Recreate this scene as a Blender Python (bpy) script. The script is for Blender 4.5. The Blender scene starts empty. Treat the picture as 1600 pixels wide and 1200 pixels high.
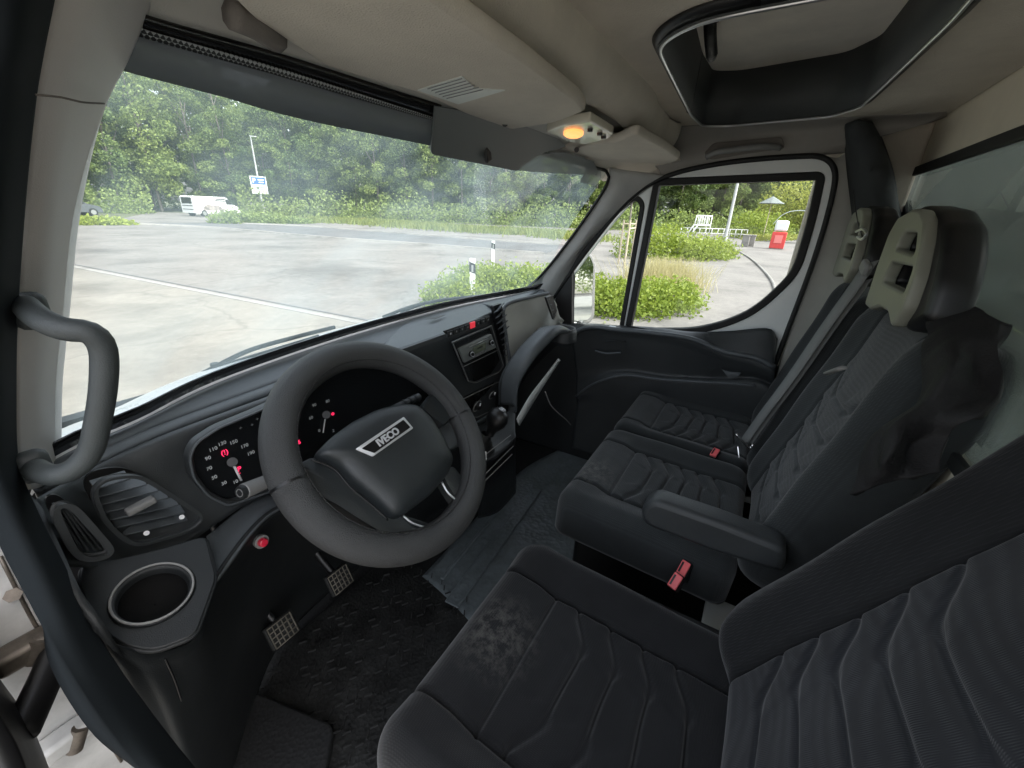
import bpy, bmesh, math, random
import numpy as np
from mathutils import Vector, Matrix
random.seed(7); rng = np.random.default_rng(7)
scn = bpy.context.scene
col = scn.collection
R = math.radians
# ------------------------------------------------------------------ camera
F = 650.0
PITCH = math.atan(272 / 650.0); AZ = R(60.2); ROLL = math.atan(0.042)
CAM = Vector((-0.92, 0.0, 1.95))
_h = Vector((math.sin(AZ), math.cos(AZ), 0)); _r = Vector((math.cos(AZ), -math.sin(AZ), 0)); _u = Vector((0, 0, 1))
FW = _h * math.cos(PITCH) - _u * math.sin(PITCH)
_u0 = _h * math.sin(PITCH) + _u * math.cos(PITCH)
_c, _s = math.cos(ROLL), math.sin(ROLL)
RT = _c * _r + _s * _u0
UP = -_s * _r + _c * _u0
cam = bpy.data.cameras.new('camera'); co = bpy.data.objects.new('camera', cam); col.objects.link(co)
cam.sensor_width = 36; cam.lens = 36 * F / 1600; cam.clip_start = 0.02; cam.clip_end = 1000
M3 = Matrix((RT, UP, -FW)).transposed().to_4x4()
co.matrix_world = Matrix.Translation(CAM) @ M3
scn.camera = co
# ------------------------------------------------------------------ light
w = bpy.data.worlds.new('World'); scn.world = w; w.use_nodes = True
nt = w.node_tree; bg = nt.nodes['Background']
sky = nt.nodes.new('ShaderNodeTexSky'); sky.sky_type = 'NISHITA'; sky.sun_disc = False
SUN_EL, SUN_ROT = R(54), R(176)
sky.sun_elevation = SUN_EL; sky.sun_rotation = SUN_ROT; sky.air_density = 1.0; sky.dust_density = 4.0; sky.ozone_density = 1.0
hs = nt.nodes.new('ShaderNodeHueSaturation'); hs.inputs['Saturation'].default_value = 0.38
nt.links.new(sky.outputs[0], hs.inputs['Color']); nt.links.new(hs.outputs[0], bg.inputs[0]); bg.inputs[1].default_value = 0.15
sun = bpy.data.lights.new('sun', 'SUN'); so = bpy.data.objects.new('sun', sun); col.objects.link(so)
sun.energy = 1.0; sun.angle = R(12); sun.color = (1, 0.96, 0.9)
sd = Vector((math.sin(SUN_ROT) * math.cos(SUN_EL), math.cos(SUN_ROT) * math.cos(SUN_EL), math.sin(SUN_EL)))
so.rotation_euler = sd.to_track_quat('Z', 'Y').to_euler(); so.location = (0, 0, 30)
scn.view_settings.view_transform = 'Standard'; scn.view_settings.look = 'None'
scn.view_settings.exposure = 2.05; scn.view_settings.gamma = 1
scn.view_settings.use_curve_mapping = False
scn.cycles.max_bounces = 10; scn.cycles.diffuse_bounces = 6; scn.cycles.transparent_max_bounces = 24
scn.cycles.sample_clamp_indirect = 6

# ------------------------------------------------------------------ measuring helpers
def ray(x, y):
    return (FW * F + RT * (x - 800) - UP * (y - 600)).normalized()
def A(x, y, ax, v):                     # where the sight line through a measured point meets the plane ax = v
    d = ray(x, y); i = 'xyz'.index(ax)
    return CAM + d * ((v - CAM[i]) / d[i])
def AL(pts, ax, v): return [A(p[0], p[1], ax, p[2] if len(p) > 2 else v) for p in pts]
def B(x, y, o, n):
    d = ray(x, y); return CAM + d * ((o - CAM).dot(n) / d.dot(n))

# ------------------------------------------------------------------ materials
def mat(name, color, rough=0.6, metal=0.0, bump=0.0, bscale=200, var=0.0, vscale=8, spec=0.5, emit=None, estr=1, coat=0, kind='noise', trans=0):
    m = bpy.data.materials.new(name); m.use_nodes = True
    n = m.node_tree; b = n.nodes['Principled BSDF']
    c = (*color, 1)
    b.inputs['Base Color'].default_value = c
    b.inputs['Roughness'].default_value = rough; b.inputs['Metallic'].default_value = metal
    b.inputs['Specular IOR Level'].default_value = spec; b.inputs['Coat Weight'].default_value = coat
    tc = n.nodes.new('ShaderNodeTexCoord')
    if var:
        t = n.nodes.new('ShaderNodeTexNoise'); t.inputs['Scale'].default_value = vscale; t.inputs['Detail'].default_value = 8
        t.inputs['Roughness'].default_value = 0.65
        n.links.new(tc.outputs['Object'], t.inputs['Vector'])
        mx = n.nodes.new('ShaderNodeMix'); mx.data_type = 'RGBA'
        r = n.nodes.new('ShaderNodeMapRange'); r.inputs[1].default_value = 0.3; r.inputs[2].default_value = 0.7
        n.links.new(t.outputs[0], r.inputs[0]); n.links.new(r.outputs[0], mx.inputs[0])
        mx.inputs[6].default_value = (*[min(1, k * (1 - var)) for k in color], 1); mx.inputs[7].default_value = (*[min(1, k * (1 + var)) for k in color], 1)
        n.links.new(mx.outputs[2], b.inputs['Base Color'])
        r2 = n.nodes.new('ShaderNodeMapRange'); r2.inputs[3].default_value = max(0.05, rough - 0.12); r2.inputs[4].default_value = min(1, rough + 0.12)
        n.links.new(t.outputs[0], r2.inputs[0]); n.links.new(r2.outputs[0], b.inputs['Roughness'])
    if bump:
        if kind == 'voronoi':
            t2 = n.nodes.new('ShaderNodeTexVoronoi'); t2.inputs['Scale'].default_value = bscale
        else:
            t2 = n.nodes.new('ShaderNodeTexNoise'); t2.inputs['Scale'].default_value = bscale; t2.inputs['Detail'].default_value = 4
        n.links.new(tc.outputs['Object'], t2.inputs['Vector'])
        bp = n.nodes.new('ShaderNodeBump'); bp.inputs['Strength'].default_value = bump; bp.inputs['Distance'].default_value = 0.002
        n.links.new(t2.outputs[0], bp.inputs['Height']); n.links.new(bp.outputs[0], b.inputs['Normal'])
    if emit:
        b.inputs['Emission Color'].default_value = (*emit, 1); b.inputs['Emission Strength'].default_value = estr
    return m

def glassmat(name, tint=(1, 1, 1), dirt_haze=0.0, refl=1.0, ior=1.45):
    m = bpy.data.materials.new(name); m.use_nodes = True; n = m.node_tree; n.nodes.clear()
    out = n.nodes.new('ShaderNodeOutputMaterial'); tr = n.nodes.new('ShaderNodeBsdfTransparent'); tr.inputs[0].default_value = (*tint, 1)
    gl = n.nodes.new('ShaderNodeBsdfGlossy'); gl.inputs['Roughness'].default_value = 0.0; gl.inputs[0].default_value = (refl, refl, refl, 1)
    fr = n.nodes.new('ShaderNodeFresnel'); fr.inputs[0].default_value = ior
    mx = n.nodes.new('ShaderNodeMixShader'); n.links.new(fr.outputs[0], mx.inputs[0]); n.links.new(tr.outputs[0], mx.inputs[1]); n.links.new(gl.outputs[0], mx.inputs[2])
    last = mx
    if dirt_haze:
        df = n.nodes.new('ShaderNodeBsdfTranslucent'); df.inputs[0].default_value = (0.72, 0.88, 0.86, 1)  # teal translucent dust layer, doubling as painted haze over the view outside
        no = n.nodes.new('ShaderNodeTexNoise'); no.inputs['Scale'].default_value = 5; no.inputs['Detail'].default_value = 6
        tc = n.nodes.new('ShaderNodeTexCoord'); mp = n.nodes.new('ShaderNodeMapping'); mp.inputs['Rotation'].default_value = (0.3, 0.7, 0.5); mp.inputs['Scale'].default_value = (1, 3.2, 0.6)
        n.links.new(tc.outputs['Object'], mp.inputs[0]); n.links.new(mp.outputs[0], no.inputs['Vector'])
        mr = n.nodes.new('ShaderNodeMapRange'); mr.inputs[1].default_value = 0.35; mr.inputs[2].default_value = 0.75; mr.inputs[3].default_value = dirt_haze * 0.5; mr.inputs[4].default_value = dirt_haze * 1.8
        n.links.new(no.outputs[0], mr.inputs[0])
        m2 = n.nodes.new('ShaderNodeMixShader'); n.links.new(mr.outputs[0], m2.inputs[0]); n.links.new(mx.outputs[0], m2.inputs[1]); n.links.new(df.outputs[0], m2.inputs[2])
        last = m2
    n.links.new(last.outputs[0], out.inputs[0]); return m

def fabric(name, color, weave=120, spots=0.0):
    m = mat(name, color, 0.95, var=0.22, vscale=9, spec=0.15)
    n = m.node_tree; b = n.nodes['Principled BSDF']; b.inputs['Sheen Weight'].default_value = 0.25; b.inputs['Sheen Roughness'].default_value = 0.5
    tc = n.nodes.new('ShaderNodeTexCoord')
    w1 = n.nodes.new('ShaderNodeTexWave'); w1.bands_direction = 'X'; w1.inputs['Scale'].default_value = weave; w1.inputs['Distortion'].default_value = .6
    w2 = n.nodes.new('ShaderNodeTexWave'); w2.bands_direction = 'DIAGONAL'; w2.inputs['Scale'].default_value = weave * .9; w2.inputs['Distortion'].default_value = .6
    mp = n.nodes.new('ShaderNodeMapping'); mp.inputs['Rotation'].default_value = (0, 0, R(-45))
    n.links.new(tc.outputs['Object'], w1.inputs['Vector']); n.links.new(tc.outputs['Object'], mp.inputs[0]); n.links.new(mp.outputs[0], w2.inputs['Vector'])
    av = n.nodes.new('ShaderNodeMath'); av.operation = 'MULTIPLY'; n.links.new(w1.outputs['Fac'], av.inputs[0]); n.links.new(w2.outputs['Fac'], av.inputs[1])
    bp = n.nodes.new('ShaderNodeBump'); bp.inputs['Strength'].default_value = 0.35; bp.inputs['Distance'].default_value = 0.0010
    n.links.new(av.outputs[0], bp.inputs['Height'])
    no = n.nodes.new('ShaderNodeTexNoise'); no.inputs['Scale'].default_value = 16; no.inputs['Detail'].default_value = 3; n.links.new(tc.outputs['Object'], no.inputs['Vector'])
    b2 = n.nodes.new('ShaderNodeBump'); b2.inputs['Strength'].default_value = 0.3; b2.inputs['Distance'].default_value = 0.006
    n.links.new(no.outputs[0], b2.inputs['Height']); n.links.new(bp.outputs[0], b2.inputs['Normal']); n.links.new(b2.outputs[0], b.inputs['Normal'])
    bc = b.inputs['Base Color'].links[0].from_socket; mw = n.nodes.new('ShaderNodeMix'); mw.data_type = 'RGBA'; mw.blend_type = 'MULTIPLY'; mw.inputs[0].default_value = .4
    mr0 = n.nodes.new('ShaderNodeMapRange'); mr0.inputs[3].default_value = .55; mr0.inputs[4].default_value = 1.5; n.links.new(av.outputs[0], mr0.inputs[0])
    n.links.new(bc, mw.inputs[6]); n.links.new(mr0.outputs[0], mw.inputs[7]); n.links.new(mw.outputs[2], b.inputs['Base Color'])
    if spots:                                           # pale dust ground into the cloth
        src = b.inputs['Base Color'].links[0].from_socket
        g = n.nodes.new('ShaderNodeVectorMath'); g.operation = 'DISTANCE'; g.inputs[1].default_value = spots
        n.links.new(tc.outputs['Object'], g.inputs[0])
        mr = n.nodes.new('ShaderNodeMapRange'); mr.inputs[1].default_value = 0.10; mr.inputs[2].default_value = 0.02
        n.links.new(g.outputs[1], mr.inputs[0])
        n3 = n.nodes.new('ShaderNodeTexNoise'); n3.inputs['Scale'].default_value = 55; n3.inputs['Detail'].default_value = 8; n3.inputs['Roughness'].default_value = 0.75
        n.links.new(tc.outputs['Object'], n3.inputs['Vector'])
        m3 = n.nodes.new('ShaderNodeMapRange'); m3.inputs[1].default_value = 0.44; m3.inputs[2].default_value = 0.62
        n.links.new(n3.outputs[0], m3.inputs[0])
        mu = n.nodes.new('ShaderNodeMath'); mu.operation = 'MULTIPLY'; n.links.new(mr.outputs[0], mu.inputs[0]); n.links.new(m3.outputs[0], mu.inputs[1])
        m4 = n.nodes.new('ShaderNodeMath'); m4.operation = 'MULTIPLY'; m4.inputs[1].default_value = 0.36; n.links.new(mu.outputs[0], m4.inputs[0])
        mx = n.nodes.new('ShaderNodeMix'); mx.data_type = 'RGBA'; n.links.new(m4.outputs[0], mx.inputs[0]); n.links.new(src, mx.inputs[6]); mx.inputs[7].default_value = (0.22, 0.21, 0.19, 1)
        n.links.new(mx.outputs[2], b.inputs['Base Color'])
    return m

def leafmat(name, c1, c2):
    m = bpy.data.materials.new(name); m.use_nodes = True; n = m.node_tree; b = n.nodes['Principled BSDF']
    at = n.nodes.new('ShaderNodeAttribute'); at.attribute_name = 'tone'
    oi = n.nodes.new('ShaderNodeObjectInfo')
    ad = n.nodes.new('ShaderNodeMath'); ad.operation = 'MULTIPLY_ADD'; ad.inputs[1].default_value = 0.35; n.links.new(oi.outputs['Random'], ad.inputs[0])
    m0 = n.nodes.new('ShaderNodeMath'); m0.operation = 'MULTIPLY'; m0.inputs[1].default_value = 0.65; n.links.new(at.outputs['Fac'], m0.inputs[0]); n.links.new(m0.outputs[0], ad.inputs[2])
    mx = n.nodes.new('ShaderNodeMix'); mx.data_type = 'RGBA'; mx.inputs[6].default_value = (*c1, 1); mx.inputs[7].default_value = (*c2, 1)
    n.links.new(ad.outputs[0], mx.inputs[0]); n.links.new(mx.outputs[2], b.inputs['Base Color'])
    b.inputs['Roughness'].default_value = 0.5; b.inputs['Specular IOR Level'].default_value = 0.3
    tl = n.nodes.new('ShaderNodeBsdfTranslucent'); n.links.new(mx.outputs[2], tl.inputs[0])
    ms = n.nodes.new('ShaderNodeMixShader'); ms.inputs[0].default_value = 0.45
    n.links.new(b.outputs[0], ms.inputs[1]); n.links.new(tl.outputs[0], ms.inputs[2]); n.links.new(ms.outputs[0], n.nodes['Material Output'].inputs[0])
    return m

DASH = mat('dash_plastic', (0.036, 0.040, 0.042), 0.42, bump=0.35, bscale=900, var=0.18, vscale=5)
DASH_SHADE = mat('dash_shade', (0.011, 0.013, 0.014), 0.55, bump=0.3, bscale=900, var=0.25, vscale=7)  # darker copy of the dash plastic; shade of lower parts put into its colour
DASH_LIT = mat('dash_lit', (0.085, 0.095, 0.102), 0.4, bump=0.4, bscale=900, var=0.15, vscale=4)  # lighter copy of the dash plastic; light on upper faces and edges painted in
BLACK = mat('black_plastic', (0.006, 0.006, 0.0065), 0.42, var=0.2)
RUBBER = mat('rubber', (0.007, 0.0075, 0.0075), 0.65, bump=0.2, bscale=300)
GLOSS = mat('gloss_black', (0.01, 0.01, 0.01), 0.12, coat=0.3)
GREYP = mat('grey_plastic', (0.20, 0.20, 0.195), 0.6, bump=0.25, bscale=700, var=0.12, vscale=6)
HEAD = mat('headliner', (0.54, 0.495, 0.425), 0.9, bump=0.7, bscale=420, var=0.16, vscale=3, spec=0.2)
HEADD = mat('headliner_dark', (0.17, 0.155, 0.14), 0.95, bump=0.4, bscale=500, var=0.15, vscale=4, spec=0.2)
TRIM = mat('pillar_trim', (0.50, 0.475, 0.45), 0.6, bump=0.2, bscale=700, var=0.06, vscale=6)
WHITE = mat('white_paint', (0.78, 0.79, 0.78), 0.3, coat=0.4, var=0.05, vscale=10)
WHITED = mat('white_paint_dirty', (0.42, 0.415, 0.40), 0.4, coat=0.1, var=0.25, vscale=14)
SILVER = mat('silver', (0.62, 0.63, 0.64), 0.3, metal=0.9)
CHROME = mat('chrome', (0.8, 0.8, 0.8), 0.15, metal=1)
STEEL = mat('galvanised', (0.5, 0.51, 0.5), 0.5, metal=0.5, var=0.1)
LEATHER = mat('wheel_cover', (0.042, 0.043, 0.043), 0.5, bump=0.55, bscale=800, kind='voronoi', var=0.15)
FAB = fabric('seat_fabric', (0.015, 0.0155, 0.0165)); FABC = fabric('seat_fabric_centre', (0.019, 0.0205, 0.024), 130)  # driver seat cloth darkened, its colour standing in for shade on the near seat
FABD = fabric('seat_fabric_driver', (0.015, 0.0155, 0.0165), 120, tuple(A(775, 985, 'z', 1.235)))
FABB = fabric('seat_fabric_bench', (0.034, 0.038, 0.039), 120, tuple(A(925, 735, 'z', 1.25)))
MAT_LIT = mat('floor_rubber_lit', (0.15, 0.175, 0.185), 0.35, bump=1.0, bscale=60, kind='voronoi', var=0.3, vscale=14)  # mat colour raised to paint in the light falling mid cab
CARPET = mat('floor_black', (0.008, 0.0085, 0.009), 0.75, bump=0.6, bscale=120, kind='voronoi', var=0.3)  # floor colour lowered to stand in for foot-well shade
RED = mat('red_plastic', (0.95, 0.16, 0.17), 0.4)
REDLIT = mat('red_lit', (0.5, 0.02, 0.04), 0.4, emit=(1, 0.03, 0.12), estr=0.45)
WHITETXT = mat('white_print', (0.8, 0.8, 0.8), 0.5)
DIM = mat('dim_print', (0.22, 0.23, 0.23), 0.5)
NUM = mat('numeral_print', (0.6, 0.62, 0.62), 0.5)
AMBER = mat('lit_amber', (0.9, 0.5, 0.2), 0.4, emit=(1, 0.34, 0.09), estr=0.42)
LENS = mat('lamp_lens', (0.62, 0.58, 0.48), 0.25, coat=0.3)
PAPER = mat('sticker_paper', (0.62, 0.64, 0.6), 0.6)
HEADREST = mat('headrest_shell', (0.215, 0.215, 0.175), 0.5, bump=0.15, bscale=500, var=0.08)
WIND = glassmat('windscreen_glass', (0.93, 0.97, 0.95), dirt_haze=0.16, ior=1.3)
SIDEG = glassmat('side_glass', (0.96, 0.98, 0.97), ior=1.35)
REARG = glassmat('rear_glass', (0.92, 0.95, 0.93), refl=1.0, ior=1.5)
_n = REARG.node_tree; _o = [x for x in _n.nodes if x.type == 'OUTPUT_MATERIAL'][0]; _l = _o.inputs[0].links[0].from_socket
_d = _n.nodes.new('ShaderNodeBsdfDiffuse'); _d.inputs[0].default_value = (.52, .57, .54, 1); _m = _n.nodes.new('ShaderNodeMixShader'); _m.inputs[0].default_value = .17  # pale diffuse mixed in as painted haze that lightens the pane
_n.links.new(_l, _m.inputs[1]); _n.links.new(_d.outputs[0], _m.inputs[2]); _n.links.new(_m.outputs[0], _o.inputs[0])
MIRR = mat('mirror_glass', (0.85, 0.9, 0.88), 0.02, metal=1)

# ------------------------------------------------------------------ mesh helpers
def link(name, me, m=None, parent=None, smooth=True):
    if m and not me.materials: me.materials.append(m)
    if smooth and len(me.polygons):
        me.polygons.foreach_set('use_smooth', [True] * len(me.polygons))
    o = bpy.data.objects.new(name, me); col.objects.link(o)
    if parent:
        o.parent = parent
        if parent.type == 'EMPTY': o.matrix_parent_inverse = Matrix.Translation(parent.location).inverted()
    return o
def pyd(name, v, f, m=None, parent=None, smooth=True):
    me = bpy.data.meshes.new(name); me.from_pydata([tuple(p) for p in v], [], f); me.update()
    return link(name, me, m, parent, smooth)
def tag(o, label, cat=None, group=None, kind=None):
    if label: o['label'] = label
    if cat: o['category'] = cat
    if group: o['group'] = group
    if kind: o['kind'] = kind
    return o
def thing(name, loc, label, cat, group=None):
    o = bpy.data.objects.new(name, None); col.objects.link(o); o.location = loc; o.empty_display_size = 0.05
    return tag(o, label, cat, group)
def auto(o, ang=35):
    # sharp edges by angle, no operators
    me = o.data; bm = bmesh.new(); bm.from_mesh(me)
    for e in bm.edges:
        if len(e.link_faces) == 2 and e.calc_face_angle(0) > R(ang): e.smooth = False
    bm.to_mesh(me); bm.free(); return o
def bevel(o, wd, seg=3, ang=30):
    b = o.modifiers.new('b', 'BEVEL'); b.width = wd; b.segments = seg; b.limit_method = 'ANGLE'; b.angle_limit = R(ang); b.harden_normals = False
    return o
def cr(P, n, uni=False):                              # Catmull-Rom resample of a polyline
    P = np.array([tuple(p) for p in P], float)
    if len(P) == 2: return P[0] + (P[1] - P[0]) * np.linspace(0, 1, n)[:, None]
    d = np.r_[0, np.cumsum(np.linalg.norm(np.diff(P, axis=0), axis=1))]
    if uni: d = np.arange(len(P), dtype=float)
    Q = np.vstack([2 * P[0] - P[1], P, 2 * P[-1] - P[-2]])
    out = []
    for t in np.linspace(0, d[-1], n):
        i = min(max(np.searchsorted(d, t, 'right') - 1, 0), len(P) - 2)
        u = (t - d[i]) / max(d[i + 1] - d[i], 1e-9)
        p0, p1, p2, p3 = Q[i], Q[i + 1], Q[i + 2], Q[i + 3]
        out.append(0.5 * ((2 * p1) + (-p0 + p2) * u + (2 * p0 - 5 * p1 + 4 * p2 - p3) * u * u + (-p0 + 3 * p1 - 3 * p2 + p3) * u ** 3))
    return np.array(out)
def patch(name, rows, m, parent=None, nu=60, nv=None, thick=0.006, away=True, rowsmooth=True, par=None):
    rr = [cr(r, nu, bool(par)) for r in rows]
    if nv and rowsmooth and len(rr) > 2:
        G = np.stack([cr([rr[k][i] for k in range(len(rr))], nv) for i in range(nu)], 1)
    else: G = np.stack(rr)
    nr = len(G)
    f = [(j * nu + i, j * nu + i + 1, (j + 1) * nu + i + 1, (j + 1) * nu + i) for j in range(nr - 1) for i in range(nu - 1)]
    o = pyd(name, G.reshape(-1, 3), f, m, parent)
    # face toward the camera side, thickness goes away from it
    me = o.data; bm = bmesh.new(); bm.from_mesh(me)
    s = sum((CAM - fc.calc_center_median()).dot(fc.normal) * fc.calc_area() for fc in bm.faces)
    if s < 0: bmesh.ops.reverse_faces(bm, faces=bm.faces[:])
    bm.to_mesh(me); bm.free()
    if thick:
        sm = o.modifiers.new('s', 'SOLIDIFY'); sm.thickness = thick; sm.offset = -1 if away else 1
    if not rowsmooth: auto(o, 25)
    return o
def fillet(P, r, n=5, closed=True):
    P = [Vector(p) for p in P]; out = []; L = len(P)
    for i, p in enumerate(P):
        a, b = P[i - 1], P[(i + 1) % L]
        if not closed and i in (0, L - 1): out.append(p); continue
        rr = r[i] if isinstance(r, (list, tuple)) else r
        da = min(rr, (a - p).length * 0.48); db = min(rr, (b - p).length * 0.48)
        s = p + (a - p).normalized() * da; e = p + (b - p).normalized() * db
        for k in range(n + 1):
            t = k / n; out.append(s * (1 - t) ** 2 + p * 2 * t * (1 - t) + e * t * t)
    return out
def flat(name, loops, ext, m, parent=None, bev=0.0):
    """loops: list of closed 3D loops lying (about) in one plane; first is the outline, the rest holes; extruded by vector ext"""
    ext = Vector(ext); n = ext.normalized()
    o0 = loops[0][0]
    t = Vector((1, 0, 0)) if abs(n.x) < 0.8 else Vector((0, 1, 0))
    ux = (t - n * t.dot(n)).normalized(); uy = n.cross(ux)
    cu = bpy.data.curves.new(name, 'CURVE'); cu.dimensions = '2D'; cu.fill_mode = 'BOTH'
    for lp in loops:
        s = cu.splines.new('POLY'); s.points.add(len(lp) - 1); s.use_cyclic_u = True
        for i, p in enumerate(lp):
            d = Vector(p) - o0; s.points[i].co = (d.dot(ux), d.dot(uy), 0, 1)
    L = ext.length; bv = min(bev, L * 0.45)
    cu.extrude = L / 2 - bv; cu.bevel_depth = bv; cu.bevel_resolution = 2; cu.offset = -bv
    tmp = bpy.data.objects.new('tmp', cu); me = bpy.data.meshes.new_from_object(tmp)
    bpy.data.objects.remove(tmp); bpy.data.curves.remove(cu)
    Mx = Matrix((ux, uy, n)).transposed().to_4x4(); Mx.translation = o0 + ext / 2
    me.transform(Mx); me.name = name
    o = link(name, me, m, parent); return auto(o, 40)
def text(name, s, size, origin, ux, uy, m, parent=None, ext=0.0004, align='CENTER', bold=0):
    cu = bpy.data.curves.new(name, 'FONT'); cu.body = s; cu.size = size; cu.align_x = align; cu.align_y = 'CENTER'; cu.extrude = ext; cu.offset = bold
    tmp = bpy.data.objects.new('tmp', cu); me = bpy.data.meshes.new_from_object(tmp)
    bpy.data.objects.remove(tmp); bpy.data.curves.remove(cu)
    ux = Vector(ux).normalized(); uy = Vector(uy); uy = (uy - ux * uy.dot(ux)).normalized(); n = ux.cross(uy)
    Mx = Matrix((ux, uy, n)).transposed().to_4x4(); Mx.translation = Vector(origin)
    me.transform(Mx); me.name = name
    return link(name, me, m, parent, smooth=False)
def tube(name, pts, rad, m, parent=None, n=10, res=None, flatk=1.0, updir=None, closed=False):
    P = cr(pts, res) if res else np.array([tuple(p) for p in pts])
    N = len(P); v = []; f = []
    T = np.gradient(P, axis=0)
    if closed: T = np.roll(P, -1, 0) - np.roll(P, 1, 0)
    ref = np.array(updir if updir is not None else (0.12, 0.31, 0.94), float)
    for i in range(N):
        t = T[i] / np.linalg.norm(T[i]); a = ref - t * ref.dot(t); a /= np.linalg.norm(a); b = np.cross(t, a)
        r = rad[min(i * len(rad) // N, len(rad) - 1)] if isinstance(rad, (list, tuple)) else rad
        for k in range(n):
            an = 2 * math.pi * k / n
            v.append(P[i] + a * r * math.cos(an) * flatk + b * r * math.sin(an))
    for i in range(N if closed else N - 1):
        j = (i + 1) % N
        for k in range(n): f.append((i * n + k, i * n + (k + 1) % n, j * n + (k + 1) % n, j * n + k))
    if not closed: f += [tuple(range(n))[::-1], tuple(range((N - 1) * n, N * n))]
    o = pyd(name, v, f, m, parent)
    return o
def box(name, c, size, m, parent=None, rot=None, bev=0.003, ux=None, uy=None):
    bm = bmesh.new(); bmesh.ops.create_cube(bm, size=1)
    me = bpy.data.meshes.new(name); bm.to_mesh(me); bm.free()
    Mx = Matrix.Diagonal((*size, 1))
    if ux is not None:
        ux = Vector(ux).normalized(); uy = Vector(uy); uy = (uy - ux * uy.dot(ux)).normalized()
        rm = Matrix((ux, uy, ux.cross(uy))).transposed().to_4x4()
    else: rm = (rot.to_matrix().to_4x4() if rot is not None else Matrix.Identity(4))
    me.transform(Matrix.Translation(Vector(c)) @ rm @ Mx)
    o = link(name, me, m, parent)
    if bev: bevel(o, bev)
    auto(o, 30); return o
def cyl(name, a, b, r, m, parent=None, n=24, r2=None, bev=0.0):
    a, b = Vector(a), Vector(b); r2 = r if r2 is None else r2
    t = (b - a).normalized(); x = t.orthogonal().normalized(); y = t.cross(x)
    v = [a + (x * math.cos(2 * math.pi * k / n) + y * math.sin(2 * math.pi * k / n)) * r for k in range(n)] + \
        [b + (x * math.cos(2 * math.pi * k / n) + y * math.sin(2 * math.pi * k / n)) * r2 for k in range(n)]
    f = [(k, (k + 1) % n, n + (k + 1) % n, n + k) for k in range(n)] + [tuple(range(n))[::-1], tuple(range(n, 2 * n))]
    o = pyd(name, v, f, m, parent)
    if bev: bevel(o, bev)
    return auto(o, 40)
def puffy(name, loop, n, prof, m, parent=None, base=None):
    """dome over a closed loop: prof = [(scale, height)...]"""
    L = [Vector(p) for p in loop]; c = sum(L, Vector()) / len(L); n = Vector(n)
    v = []; f = []; N = len(L)
    for s, h in prof: v += [c + (p - c) * s + n * h for p in L]
    for j in range(len(prof) - 1):
        for i in range(N): f.append((j * N + i, j * N + (i + 1) % N, (j + 1) * N + (i + 1) % N, (j + 1) * N + i))
    v.append(c + n * prof[-1][1]); q = len(v) - 1; j = len(prof) - 1
    for i in range(N): f.append((j * N + i, j * N + (i + 1) % N, q))
    f.append(tuple(range(N))[::-1])
    o = pyd(name, v, f, m, parent); bm = bmesh.new(); bm.from_mesh(o.data); bmesh.ops.recalc_face_normals(bm, faces=bm.faces[:]); bm.to_mesh(o.data); bm.free()
    return auto(o, 60)
def setcolor_attr(me, vals):
    a = me.attributes.new('tone', 'FLOAT', 'FACE'); a.data.foreach_set('value', vals.astype(np.float32))

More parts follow.
